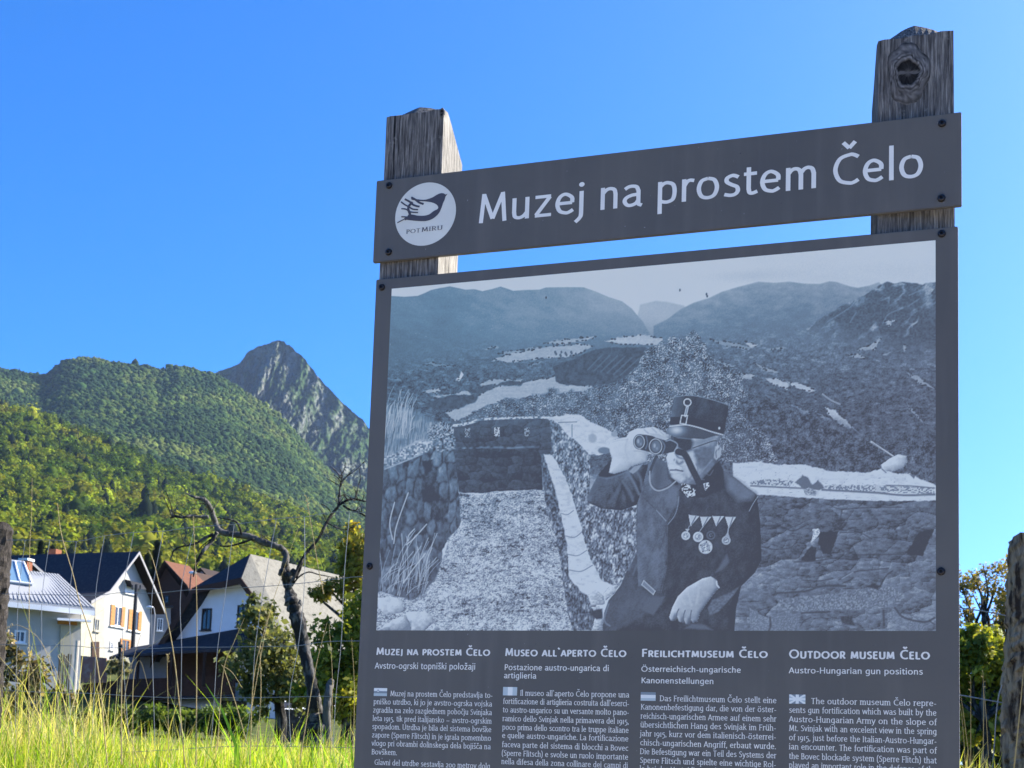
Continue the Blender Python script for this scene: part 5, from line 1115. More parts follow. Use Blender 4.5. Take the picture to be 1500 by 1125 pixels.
def verge(pts, n, parent, m=None, w_=0.20):
    bm = bmesh.new()
    for a, b in zip(pts, pts[1:]): prism(bm, [a+n*0.01+Vector((0, 0, 0.02)), b+n*0.01+Vector((0, 0, 0.02)), b+n*0.01-Vector((0, 0, w_)), a+n*0.01-Vector((0, 0, w_))], n*0.05)
    return obj('verge_board', bm, m or verge_mat, parent)
def place(name, P, label, cat, group=None):
    return empty(name, (P.x, P.y, gz1(P.x, P.y)), label, cat, group)

# white house with a dark roof and orange shutters
pA = Plane(185, 905, 100, 92)
hA = place('gable_house', pA.pt(185, 965), 'white gabled house with a black roof, orange shutters and a cream lean-to wall', 'house')
g = pA.pts(153, 1000, 153.5, 868, 203, 812, 222, 850, 216, 1000)
solid('wall', g, -pA.n*13, white_wall, hA)
solid('wall', pA.off(0.05).pts(118, 1000, 119, 888, 140, 878, 153.5, 870, 153.5, 1000), -pA.n*6, yellow_wall, hA)
_, rp = roof('roof', pA, [(133, 880.5), (160, 866), (203.5, 808), (241.5, 895)], 14, 0.24, dark_roof, hA, 0.7)
verge(rp, pA.n, hA)
ch = solid('chimney', [at(70, 812, 108)+Vector(k) for k in ((0, 0, -2), (.7, 0, -2), (.7, .7, -2), (0, .7, -2))], Vector((0, 0, 2.4)), brick_red, hA)
window(pA, 160.5, 889.7, 183, 916, hA, shutters=((160.5, 168.5), (176, 183)))
window(pA, 186.7, 896, 207.5, 922.5, hA, shutters=((186.7, 194), (201, 207.5)))
window(pA, 160.5, 940, 166.5, 951.5, hA); window(pA.off(.05), 137, 906.5, 145.8, 924, hA, yellow_wall)
window(pA, 175, 937.5, 191, 957, hA, orange_wood, shutters=((175, 179), (187, 191)))
solid('door', pA.off(.06).pts(134, 964, 134, 940, 144.5, 940, 144.5, 964), pA.n*.06, brown_wood, hA)
aw = solid('attic_awning', pA.off(0.04).pts(182, 848.5, 200, 853, 206, 862, 186, 859), pA.n*0.5+Vector((0, 0, -.1)), dark_roof, hA)
window(pA, 182, 857, 199, 868, hA, white_frame, white_frame, bars=False)
# grey house beyond it
pG = Plane(226, 920, 112, 140)
hG = place('grey_house', pG.pt(226, 950), 'plain grey house wall with one window behind the white gable', 'house')
solid('wall', pG.pts(206, 985, 206, 890, 250, 890, 250, 985), -pG.n*7, grey_wall, hG)
bm = bmesh.new(); prism(bm, pG.off(0.5).pts(202, 889.5, 254, 889.5, 254, 887, 202, 887), -pG.n*8); obj('roof', bm, dark_roof, hG)
window(pG, 229.5, 906, 239, 924, hG)
# brown house with an orange tiled roof
pB = Plane(245, 860, 118, 188)
hB = place('brown_house', pB.pt(245, 960), 'brown boarded house with a sunlit orange tiled roof slope', 'house')
solid('wall', pB.pts(212, 985, 212, 872, 240, 828, 266, 862, 286, 905, 286, 985), -pB.n*7, brown_wood, hB)
_, rp = roof('roof', pB, [(206, 884), (241, 821), (275, 858), (294, 905)], 2.6, 0.22, tile_roof, hB, 0.5)
verge(rp, pB.n, hB, soffit_wood)
window(pB, 241, 872, 248, 884, hB, dark_frame)
# small house far behind
pD = Plane(298, 845, 135, 185)
hD = place('small_house', pD.pt(298, 870), 'small lilac gable end just showing above the orange tiles', 'house')
solid('wall', pD.pts(283, 900, 283, 842, 293, 833, 306, 848, 309, 900), -pD.n*7, mat('lilac_render', (0.50, 0.42, 0.50, 1), 0.9, 0.1), hD)
roof('roof', pD, [(280, 845), (293, 831), (309, 849)], 7, 0.2, soffit_wood, hD, 0.4)

# white house with half-hipped roof, pale shingles; shade painted as dark colour on the slopes turned from the sun
pC = Plane(330, 900, 80, 192)
hC = place('half_hipped_house', pC.pt(330, 1045), 'white house with half-hipped roof, pale shingled sunny slope and a dark balcony', 'house')
nC = pC.n
solid('wall', pC.pts(226, 1120, 230, 958, 262, 922, 296, 864, 352, 856, 384, 900, 408, 940, 408, 1120), -nC*11, cool_wall, hC)
f = pC.off(0.75); eL, kL, kR, eR = f.pts(222, 962, 283, 861, 354, 846.5, 424, 944)
L0 = f.pt(250, 905)
rF = at(367, 811.6, (f.pt(330, 850)-CAM).dot(fw)+1.2); 
q0, q1 = at(516, 847, 86), at(516, 847, 90)
# far end of the ridge: on the ray of the traced corner, at ridge height
dd = ray(517, 847.5); rB = CAM + dd*((rF.z-0.35-CAM.z)/dd.z) if abs(dd.z) > 1e-6 else q0
vec = rB-rF
def slab(bm, a, b, c, d, th=0.25):
    prism(bm, [a, b, c, d], Vector((0, 0, -th)))
bm = bmesh.new(); slab(bm, rF, eR + (kR-eR)*0.0, eR+vec, rB); 
bm.faces.ensure_lookup_table()
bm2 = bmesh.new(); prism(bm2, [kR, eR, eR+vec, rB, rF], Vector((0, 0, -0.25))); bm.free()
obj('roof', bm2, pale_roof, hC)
bm = bmesh.new(); prism(bm, [kL, rF+Vector((0, 0, .004)), rB+Vector((0, 0, .004)), eL+vec*0.8, eL], Vector((0, 0, -0.25))); obj('roof', bm, dark_roof, hC)  # slope turned from the sun, its shade put into the dark colour
bm = bmesh.new(); prism(bm, [kL+nC*.01, kR+nC*.01, rF+Vector((0, 0, .02))], Vector((0, 0, -0.22))+nC*0.0); obj('roof_hip', bm, dark_roof, hC)
bm = bmesh.new()
for a, b, w_ in ((eL, kL, 0.62), (kL, kR, .35), (kR, eR, 0.40)):
    prism(bm, [a+nC*.02, b+nC*.02, b+nC*.02-Vector((0, 0, w_)), a+nC*.02-Vector((0, 0, w_))], nC*.06)
obj('verge_board', bm, brown_wood, hC)
window(pC, 295, 891, 311, 923.5, hC, dark_frame); window(pC, 347, 886, 364.5, 918, hC, dark_frame)
o2 = pC.off(2.3)
bm = bmesh.new(); prism(bm, [pC.pt(196, 948), pC.pt(352, 920.5), pC.pt(400, 938), o2.pt(404, 958), o2.pt(330, 950), o2.pt(240, 954), o2.pt(160, 962)], Vector((0, 0, -0.16))); obj('porch_roof', bm, dark_roof, hC)
o1 = pC.off(1.3)
solid('balcony', o1.pts(118, 1029, 124, 1003, 190, 995, 345, 990, 345, 1018, 230, 1021), nC*.12, brown_wood, hC)
solid('balcony_floor', [pC.pt(190, 1023), pC.pt(345, 1019), o1.pt(345, 1019), o1.pt(190, 1023)], Vector((0, 0, -.12)), soffit_wood, hC)
for x_ in (203, 252, 300, 342):
    a = o2.pt(x_, 962); b = o2.pt(x_, 1000); bm = bmesh.new(); tube(bm, [Vector((a.x, a.y, b.z-.2)), Vector((a.x, a.y, a.z+.25))], 0.09, 6); obj('porch_post', bm, soffit_wood, hC)
solid('porch_wall', pC.off(.05).pts(196, 1000, 196, 950, 350, 934, 350, 1000), nC*.05, brown_wood, hC)
bm = bmesh.new()
rs = pC.off(0.16); a = rs.pt(187, 996); b = rs.pt(246, 962); hh = (b.z-a.z)/12
for k in range(12): box(bm, Vector((a.x, a.y, a.z+hh*k)), pC.e*(b-a).dot(pC.e), nC*(.03 if k % 2 else .05), Vector((0, 0, hh*0.96)))
obj('roller_shutter', bm, grey_wall, hC)
window(pC, 324, 1027, 362, 1043, hC, dark_frame, bars=False); window(pC, 235, 1029, 247, 1040, hC, dark_frame)

# low building with a ribbed metal roof
pE = Plane(60, 890, 68, 128)
hE = place('low_shed_house', pE.pt(60, 950), 'low pale building with a ribbed metal roof and a blue glass collector', 'house')
solid('wall', pE.pts(-70, 1010, -70, 872, 118, 886, 118, 1010), -pE.n*6, mat('pale_render', (0.44, 0.43, 0.40, 1), .9, .1, noise=(1.0, (0.34, 0.33, 0.31, 1), .4, .7)), hE)
fe = pE.off(0.8)
r0, r1, r2, r3 = fe.pt(-80, 868), fe.pt(139, 891), at(86, 842.5, 73.5), at(-60, 826, 73)
bm = bmesh.new(); prism(bm, [r0, r1, r2, r3], Vector((0, 0, -.12)))
nn = (r1-r0).cross(r3-r0).normalized()
for k in range(34):
    t0 = (k+.5)/34; a = r0.lerp(r1, t0); b = r3.lerp(r2, t0); s = (r1-r0).normalized()*0.045
    prism(bm, [a-s+nn*.004, a+s+nn*.004, b+s+nn*.004, b-s+nn*.004], nn*0.055)
obj('roof', bm, metal_roof, hE)
bm = bmesh.new(); prism(bm, [r0+Vector((0, 0, -.13)), r1+Vector((0, 0, -.13)), r1+Vector((0, 0, -.36)), r0+Vector((0, 0, -.36))], pE.n*.12); obj('gutter', bm, white_frame, hE)
s0, s1, s2, s3 = r0.lerp(r3, .42).lerp(r1.lerp(r2, .42), .43), r0.lerp(r3, .42).lerp(r1.lerp(r2, .42), .62), r3.lerp(r2, .64)+Vector((0, 0, .22)), r3.lerp(r2, .46)+Vector((0, 0, .22))
sp = solid('glass_collector', [k+nn*.12 for k in (s0, s1, s2, s3)], nn*.10, mat('blue_glass', (0.15, 0.24, 0.30, 1), 0.12, 0.6), hE)
bm = bmesh.new()
for a, b in ((s0, s1), (s1, s2), (s2, s3), (s3, s0), (s0.lerp(s1, .5), s3.lerp(s2, .5))): tube(bm, [a+nn*.24, b+nn*.24], .05, 5)
obj('collector_frame', bm, white_frame, sp)
window(pE, 20, 924, 38, 941, hE)
solid('canopy', [pE.pt(86, 906), pE.pt(134, 909), pE.off(1.5).pt(134, 908), pE.off(1.5).pt(84, 905)], Vector((0, 0, -.1)), white_frame, hE)
solid('door', pE.off(.01).pts(88, 975, 88, 916, 106, 917, 106, 975), pE.n*.05, yellow_wall, hE)
solid('lintel', pE.off(.01).pts(84, 914, 84, 907, 112, 909, 112, 916), pE.n*.12, orange_wood, hE)
# grey roofed house behind it with a brick chimney
pF = Plane(60, 850, 92, 110)
hF = place('grey_roofed_house', pF.pt(60, 900), 'house with a small pale grey roof and brick chimney behind the metal roof', 'house')
solid('wall', pF.pts(30, 930, 30, 846, 43, 824, 66, 842, 66, 930), -pF.n*5, white_wall, hF)
roof('roof', pF, [(24, 852), (42, 817.5), (70, 843)], 5, 0.18, verge_mat, hF, 0.5)
c = at(38, 832, 88)
cb = solid('chimney', [c+Vector(k) for k in ((-.26, -.26, -1.6), (.26, -.26, -1.6), (.26, .26, -1.6), (-.26, .26, -1.6))], Vector((0, 0, 2.0)), brick_red, hF)
solid('chimney_cap', [c+Vector(k) for k in ((-.34, -.34, .42), (.34, -.34, .42), (.34, .34, .42), (-.34, .34, .42))], Vector((0, 0, .14)), white_frame, cb)
# terrace wall, gate
pT = Plane(118, 966, 82, 150)
tw = solid('terrace_wall', pT.pts(82, 1000, 82, 957, 156, 964, 156, 1000), -pT.n*.4, mat('reddish_wall', (0.30, 0.16, 0.12, 1), .9, .1, noise=(3, (.38, .28, .22, 1), .5, .7)))
tag(tw, 'low reddish terrace wall below the cream wall of the gabled house', 'wall')
pK = Plane(98, 985, 34, 150); gt = place('board_gate', pK.pt(98, 1015), 'orange brown board gate with a pale post left of the meadow', 'gate')
bm = bmesh.new()
for k in range(6):
    x_ = 84+k*3.2; a = pK.pt(x_, 1030); b = pK.pt(x_+2.7, 958+random.uniform(-2, 3)); box(bm, a, pK.e*(b-a).dot(pK.e), pK.n*.025, Vector((0, 0, b.z-a.z)))
obj('boards', bm, mat('rusty_boards', (0.30, 0.15, 0.06, 1), .8, .1, noise=(7, (.42, .28, .14, 1), .4, .7), stretch=(1, 1, 8)), gt)
a = pK.pt(107, 1035); b = pK.pt(107, 938); bm = bmesh.new(); tube(bm, [a, Vector((a.x, a.y, b.z))], .045, 7); obj('post', bm, mat('pale_post', (.55, .48, .38, 1), .8, .1), gt)

# lamps and pole
lampm = mat('lamp_white', (.8, .8, .78, 1), .4, .4); darkm = mat('dark_metal', (.03, .03, .032, 1), .5, .4, metallic=.5)
def street_lamp(px, py_top, py_foot, D, arm, label, pm=None):
    f_ = at(px, py_foot, D); t_ = at(px, py_top, D); o = empty('street_lamp', f_, label, 'street lamp', 'street lamps of the village')
    bm = bmesh.new(); tube(bm, [Vector((f_.x, f_.y, f_.z-3)), Vector((f_.x, f_.y, t_.z-.3)), Vector((f_.x, f_.y, t_.z))+Vector((arm*.3, 0, .1)), Vector((f_.x+arm, f_.y, t_.z+.15))], [.05, .04, .035, .03], 7); obj('pole', bm, pm or verge_mat, o)
    c = Vector((f_.x+arm*1.2, f_.y, t_.z+.15)); bm = bmesh.new(); bmesh.ops.create_uvsphere(bm, u_segments=10, v_segments=6, radius=.2)
    for v in bm.verts: v.co = Vector((v.co.x*1.3, v.co.y*.7, v.co.z*.45))+c
    obj('lamp_head', bm, lampm, o, True)
street_lamp(224, 892, 945, 92, -.35, 'slim grey street lamp with a white head beside the gabled house')
street_lamp(274, 841, 930, 84, .1, 'street lamp with a white head in front of the orange tiled roof', darkm)
up_ = at(194, 955, 95); ut = at(200, 856, 95); bm = bmesh.new(); tube(bm, [up_-Vector((0, 0, 2)), ut], [.16, .11], 8)
for k in (-.3, .3): tube(bm, [ut+Vector((k, 0, -.35)), ut+Vector((k, 0, -.05))], .05, 6)
tag(obj('utility_pole', bm, darkm), 'dark wooden utility pole in front of the white gable', 'pole')

# ================================================================== trees and shrubs
bark_dark = mat('dark_bark', (0.026, 0.024, 0.022, 1), .95, .1, noise=(14, (.15, .14, .125, 1), .49, .64), bump=(30, .9, .02), stretch=(1, 1, .35))
bark_pale = mat('bleached_wood', (0.13, 0.12, 0.105, 1), .9, .1, noise=(9, (.030, .027, .024, 1), .46, .62), bump=(30, .8, .015), stretch=(1, 1, .3))
leaf_mat = mat('leaves', rough=.55, spec=.25, attr='tint', transl=((1.5, 1.4, .7, 1), .42))
def leaves(name, blobs, size, palette, seed, parent, hang=.2, m=None, kind=None):
    """blobs: (centre, radii, count); leaf-sized quads spread through uneven clumps"""
    rng = np.random.default_rng(seed); Ps = []; pal = np.array(palette); cs = []
    for c, r, n in blobs:
        k = max(3, int(n/60)); cl = rng.normal(0, 1, (k, 3)); cl /= np.linalg.norm(cl, axis=1)[:, None]; cl *= (rng.random(k)**.45)[:, None]
        w_ = rng.random(k)+.25; pick = rng.choice(k, n, p=w_/w_.sum())
        p = cl[pick] + rng.normal(0, .17, (n, 3)); Ps.append(np.array(c)+p*np.array(r))
        tone = rng.random(k)[pick]*.75+rng.random(n)*.45; cs.append(pal[np.clip((tone/1.2*len(pal)).astype(int), 0, len(pal)-1)]*np.exp(rng.normal(0, .2, n))[:, None])
    P = np.concatenate(Ps); cc = np.concatenate(cs); n = len(P)
    a = rng.normal(0, 1, (n, 3)); a[:, 2] -= hang; a /= np.linalg.norm(a, axis=1)[:, None]
    b = np.cross(a, rng.normal(0, 1, (n, 3))); b /= np.linalg.norm(b, axis=1)[:, None]
    s = size*np.exp(rng.normal(0, .3, n))[:, None]
    V = np.stack([P-a*s*.6, P+b*s*.33, P+a*s*.6, P-b*s*.33], 1).reshape(-1, 3)
    return np_mesh(name, V, np.arange(4*n).reshape(-1, 4), m or leaf_mat, parent, np.repeat(cc, 4, 0))
def limbs(bm, base, tips, r0, seed, wob=.25, n=6):
    rng = random.Random(seed)
    for t in tips:
        base = Vector(base); t = Vector(t); L = (t-base).length
        mid1 = base.lerp(t, .35)+Vector((rng.uniform(-1, 1), rng.uniform(-1, 1), rng.uniform(0, 1)))*L*wob*.4; mid2 = base.lerp(t, .7)+Vector((rng.uniform(-1, 1), rng.uniform(-1, 1), rng.uniform(-.3, .8)))*L*wob*.35
        q = [Vector(k) for k in spline([base, mid1, mid2, t], 4)]; tube(bm, q, [r0*(1-.85*i/(len(q)-1)) for i in range(len(q))], n)

olive = [(.060, .074, .026), (.11, .128, .042), (.16, .175, .06), (.23, .22, .10)]
yellowg = [(.09, .12, .02), (.16, .19, .026), (.24, .26, .03), (.34, .32, .045)]
autumn = [(.12, .13, .025), (.20, .20, .03), (.32, .28, .04), (.24, .19, .035)]
def leafy_tree(name, base, D, crown, size, pal, seed, label, trunk_r=.12, tips=None, group=None, cat='tree'):
    b = at(base[0], base[1], D); o = empty(name, b, label, cat, group)
    m_ = D/F_PX; blobs = []
    for (px, py, rx, ry, n) in crown: blobs.append((at(px, py, D+random.uniform(-.4, .4)), (rx*m_, rx*m_*.9, ry*m_), n))
    bm = bmesh.new(); top = at(base[0], base[1]-60, D); tube(bm, [b-Vector((0, 0, .4)), b.lerp(top, .5)+Vector((.05, 0, 0)), top], [trunk_r*1.3, trunk_r, trunk_r*.8], 8)
    obj('trunk', bm, bark_dark, o)
    bm = bmesh.new(); limbs(bm, top-Vector((0, 0, .05)), [blobs[i][0]+Vector(blobs[i][1])*random.uniform(-.4, .5) for i in range(len(blobs)) for _ in range(2)] if tips is None else [at(px, py, D+random.uniform(-.5, .5)) for px, py in tips], trunk_r*.6, seed)
    obj('limbs', bm, bark_dark, o)
    leaves('crown', blobs, size, pal, seed, o); return o
leafy_tree('fruit_tree', (408, 1085), 24, [(380, 905, 30, 34, 900), (400, 965, 48, 55, 2300), (355, 980, 30, 40, 1000), (430, 1000, 38, 45, 1200), (380, 1025, 36, 22, 500)], .075, olive, 501, 'dusky olive fruit tree with a forked dark trunk behind the dead tree', .10)
leafy_tree('fruit_tree', (505, 1090), 22, [(485, 930, 34, 40, 900), (520, 905, 26, 40, 800), (500, 990, 50, 60, 2400), (560, 940, 60, 90, 3000), (470, 1020, 36, 40, 1400), (530, 1040, 50, 35, 1400)], .08, yellowg, 502, 'yellow green fruit tree leaning against the left edge of the sign', .10)
leafy_tree('autumn_tree', (535, 1000), 46, [(520, 800, 24, 30, 1100), (545, 830, 44, 60, 2600), (505, 845, 22, 34, 1100), (470, 862, 20, 22, 700), (560, 900, 60, 60, 1500)], .13, autumn, 503, 'golden autumn tree beyond the pale roof beside the sign', .16)
# right of the sign
leafy_tree('sparse_tree', (1441, 1030), 34, [(1440, 850, 42, 32, 1000), (1478, 870, 34, 44, 1500), (1412, 880, 24, 40, 560), (1500, 900, 40, 60, 2200), (1380, 900, 40, 50, 800), (1465, 930, 34, 34, 1100)], .066, [(.15, .14, .045), (.21, .18, .055), (.26, .20, .065), (.13, .15, .04)], 504, 'half bare brownish tree against the sky right of the sign', .10,
           tips=[(1440, 826), (1420, 835), (1462, 832), (1408, 860), (1475, 850), (1430, 850), (1450, 845), (1412, 895), (1400, 880), (1490, 870), (1466, 880), (1425, 870)])
leafy_tree('green_shrub', (1440, 1110), 17, [(1425, 960, 30, 40, 2300), (1465, 970, 34, 50, 2600), (1440, 1030, 45, 45, 2600), (1400, 1000, 30, 50, 1500), (1500, 1000, 40, 60, 1600), (1440, 1075, 40, 25, 900)], .065, yellowg, 505, 'bright yellow green shrub between the sign and the bark covered fence post', .05, cat='shrub')
# shrubs at the left edge and along the village
leafy_tree('tangled_shrub', (40, 1055), 26, [(15, 960, 26, 30, 500), (55, 985, 34, 36, 700), (95, 1020, 20, 22, 300), (20, 1015, 30, 34, 600), (-40, 990, 50, 50, 900)], .08, [(.10, .085, .04), (.20, .16, .08), (.08, .085, .03), (.30, .24, .15)], 506, 'tangled brownish shrub at the left edge below the low metal roofed building', .05, cat='shrub')
leafy_tree('garden_bush', (175, 1000), 60, [(175, 978, 16, 12, 500)], .16, [(.12, .12, .07), (.2, .19, .12), (.07, .09, .03)], 507, 'small pale garden bush above the brown balcony', .08, cat='shrub')
hb0, hb1 = at(110, 1058, 62), at(372, 1056, 62)
hd_ = leaves('clipped_hedge', [(hb0.lerp(hb1, (k+.5)/14), (.72, .8, .62), 900) for k in range(14)], .15, [(.035, .062, .014), (.065, .11, .02), (.12, .17, .03), (.17, .22, .035)], 508, None)
tag(hd_, 'long clipped green hedge below the white house with the balcony', 'hedge')
# dark spruces at the foot of the slope
for i, (px, py, D, h_) in enumerate(((227, 856, 150, 4.0), (214, 850, 165, 2.5), (58, 826, 190, 2.5), (75, 826, 200, 2.0))):
    b = at(px, py, D); o = empty('spruce_tree', b, 'dark pointed spruce standing among the broad trees behind the roofs', 'tree', 'spruces behind the village')
    bm = bmesh.new(); tube(bm, [b-Vector((0, 0, 6)), b+Vector((0, 0, h_))], [.25, .05], 6); obj('trunk', bm, bark_dark, o)
    rng = np.random.default_rng(600+i); n = 1500; t = rng.random(n)**.8; ang = rng.random(n)*6.28; rad = (1-t)*h_*.30*(.5+.5*rng.random(n))*(0.8+.3*np.sin(t*40)); P = np.stack([b.x+rad*np.cos(ang), b.y+rad*np.sin(ang), b.z-2+t*(h_+2.6)], 1)
    d = np.stack([np.cos(ang), np.sin(ang), -.45+0*ang], 1); c = np.stack([-np.sin(ang), np.cos(ang), 0*ang], 1); s = .45
    V = np.stack([P-c*s*.4, P+d*s, P+c*s*.4, P-d*s*.3], 1).reshape(-1, 3); np_mesh('crown', V, np.arange(4*n).reshape(-1, 4), leaf_mat, o, np.repeat(np.array((.014, .026, .012))*np.exp(rng.normal(0, .3, n))[:, None], 4, 0))

pW = Plane(436, 1055, 56, 150); wp = place('woodpile', pW.pt(436, 1085), 'dark stack of split logs between the trunks of the two fruit trees', 'woodpile')
bm = bmesh.new(); rngw = random.Random(9)
for r_ in range(9):
    for c_ in range(16):
        a = pW.pt(412+c_*3.5+rngw.uniform(-.8, .8), 1084-r_*5.2+rngw.uniform(-.8, .8)); tube(bm, [a+pW.n*(.4+rngw.uniform(-.05, .05)), a-pW.n*.5], .088*rngw.uniform(.8, 1.1), 6)
obj('logs', bm, mat('split_logs', (.075, .055, .042, 1), .9, .1, noise=(5, (.17, .13, .09, 1), .5, .7)), wp)
bm = bmesh.new(); q = pW.pts(408, 1037, 472, 1034); prism(bm, [q[0]+pW.n*.6, q[1]+pW.n*.6, q[1]-pW.n*.7+Vector((0, 0, .25)), q[0]-pW.n*.7+Vector((0, 0, .25))], Vector((0, 0, -.05))); obj('cover_sheet', bm, dark_roof, wp)
leafy_tree('dark_thicket', (1450, 1170), 62, [(1380, 1095, 40, 55, 1800), (1430, 1085, 40, 60, 2000), (1480, 1090, 40, 60, 2000), (1540, 1080, 50, 70, 2200), (1600, 1080, 60, 80, 2000), (1330, 1100, 40, 50, 1200)], .24, [(.018, .028, .010), (.035, .05, .014), (.06, .075, .02), (.08, .09, .03)], 509, 'dark bushy thicket low behind the bright shrub right of the sign', .12, cat='shrub')
# the dead tree
DT = 16.0
b = at(462, 1092, DT); dt = empty('dead_tree', b, 'gnarled dead tree with a mossy broken trunk and one long bent branch', 'tree')
mm = DT/F_PX
def limb(name, pts, m, seed=0, n=9, rough=.12):
    """pts: (px, py, width px)"""
    q = spline(pts, 5); bm = bmesh.new(); rng = random.Random(seed); dep = 0
    P = []; rad = []
    for i, p in enumerate(q):
        dep += rng.uniform(-.03, .03); P.append(at(p[0], p[1], DT+dep)); rad.append(max(p[2]*mm/2, .004)*(1+rng.uniform(-rough, rough)))
    tube(bm, P, rad, n)
    for v in bm.verts: v.co += Vector((rng.uniform(-1, 1), rng.uniform(-1, 1), rng.uniform(-1, 1)))*(.10*min(rad))
    return obj(name, bm, m, dt, True)
limb('trunk', [(464, 1105, 42), (462, 1080, 36), (461, 1050, 31), (459, 1020, 21), (453, 985, 17), (445, 950, 18), (438, 915, 22), (432, 895, 21), (427, 880, 20), (423, 862, 13), (421, 848, 17), (418, 836, 15), (418, 824, 9)], bark_dark, 1, 12, .2)
limb('branch', [(418, 826, 10), (419, 814, 10), (413, 804, 10), (404, 800, 9.5), (385, 794, 9.5), (365, 786, 9.5), (345, 783, 9), (330, 781, 9), (320, 776, 9), (314, 762, 8.5), (308, 745, 8), (300, 733, 7), (288, 729, 4.5), (279, 726, 3), (271, 721, 1.5)], bark_pale, 2)
limb('branch', [(424, 862, 6), (432, 842, 5), (442, 820, 4.2), (452, 806, 4.6), (466, 790, 4.4), (476, 770, 4.6), (486, 753, 4.2), (495, 742, 4.4), (497, 728, 3.8), (498, 714, 3.2), (501, 703, 3.5), (494, 692, 2), (484, 683, 1.2)], bark_dark, 3)
for i, p in enumerate(([(496, 740, 4), (508, 733, 4), (520, 731, 3.5), (536, 734, 3), (560, 730, 2)], [(503, 741, 3), (512, 746, 3), (524, 750, 3), (534, 755, 2.5), (550, 765, 2)], [(318, 780, 6), (308, 795, 5.5), (297, 808, 5), (288, 825, 4), (283, 845, 2)],
                       [(312, 783, 5), (300, 788, 5), (285, 797, 3), (268, 800, 2.5), (255, 806, 2.5), (250, 820, 2)], [(305, 757, 5), (292, 757, 4.5), (280, 756, 5), (266, 758, 3.5), (256, 756, 4.5), (250, 759, 3)], [(372, 789, 3), (352, 796, 3), (335, 800, 2.5), (322, 800, 2)],
                       [(354, 783, 3.5), (350, 770, 3), (344, 763, 3), (330, 760, 2), (318, 758, 1.5)], [(434, 846, 4.5), (440, 832, 4), (443, 822, 3)], [(428, 858, 2.5), (438, 845, 2.5), (452, 838, 2), (468, 842, 1.6), (490, 846, 1.2)], [(478, 1098, 22), (478, 1060, 14), (479, 1030, 12), (483, 1005, 11), (486, 996, 8)],
                       [(252, 756, 2), (246, 742, 1.5), (240, 728, 1.2)], [(253, 756, 2), (250, 738, 1.4), (243, 720, 1)], [(499, 705, 2), (512, 695, 1.6), (522, 688, 1.2), (534, 676, 1)], [(498, 712, 2), (488, 706, 1.4), (478, 700, 1)], [(520, 731, 1.8), (524, 715, 1.4), (528, 700, 1.2), (526, 686, 1)], [(497, 700, 1.6), (504, 688, 1.2), (506, 678, .9)], [(479, 766, 2), (492, 772, 1.6), (506, 776, 1.2), (520, 770, 1)], [(308, 790, 2), (296, 800, 1.6), (290, 808, 1.2)], [(486, 752, 1.6), (478, 742, 1.4), (470, 738, 1)], [(300, 757, 1.4), (302, 740, 1.2), (298, 726, 1)])):
    limb('branch', p, bark_pale if i in (4, 9) else bark_dark, 10+i, 6)
for i, (px, py, r_) in enumerate(((413, 838, 6), (421, 842, 5), (429, 838, 5), (427, 884, 6), (438, 884, 5), (436, 912, 6))):
    c = at(px, py, DT); bm = bmesh.new(); bmesh.ops.create_icosphere(bm, subdivisions=2, radius=r_*mm)
    for v in bm.verts: v.co = v.co*(1+.5*(random.random()-.4)) + c
    obj('burl', bm, bark_dark, dt)

rngt = random.Random(21)
for path, k_ in (([(497, 728), (495, 742), (486, 753), (476, 770), (466, 790), (452, 806)], 10), ([(501, 703), (498, 714)], 7), ([(508, 733), (536, 734)], 6), ([(512, 746), (534, 755)], 4), ([(300, 733), (308, 745), (314, 762)], 5), ([(250, 757), (280, 757), (300, 757)], 6), ([(283, 845), (288, 825), (297, 808)], 4), ([(330, 781), (365, 786), (404, 800)], 7), ([(255, 806), (285, 797)], 4)):
    q = spline(path, 6) if len(path) > 2 else [np.array(path[0], float)*(1-t)+np.array(path[1], float)*t for t in np.linspace(0, 1, 6)]
    for _ in range(k_):
        x, y = q[rngt.randrange(len(q))]; a = rngt.uniform(-2.6, -.5); L = rngt.uniform(9, 30); P = [(x, y)]
        for j in range(3): a += rngt.uniform(-.5, .5); P.append((P[-1][0]+math.cos(a)*L/3, P[-1][1]+math.sin(a)*L/3))
        bm = bmesh.new(); d0 = rngt.uniform(-.02, .02); dd_ = rngt.uniform(-.12, .12); tube(bm, [at(p[0], p[1], DT+d0+dd_*j) for j, p in enumerate(P)], [.0060, .0048, .0036, .002], 5); obj('twig', bm, bark_dark, dt)


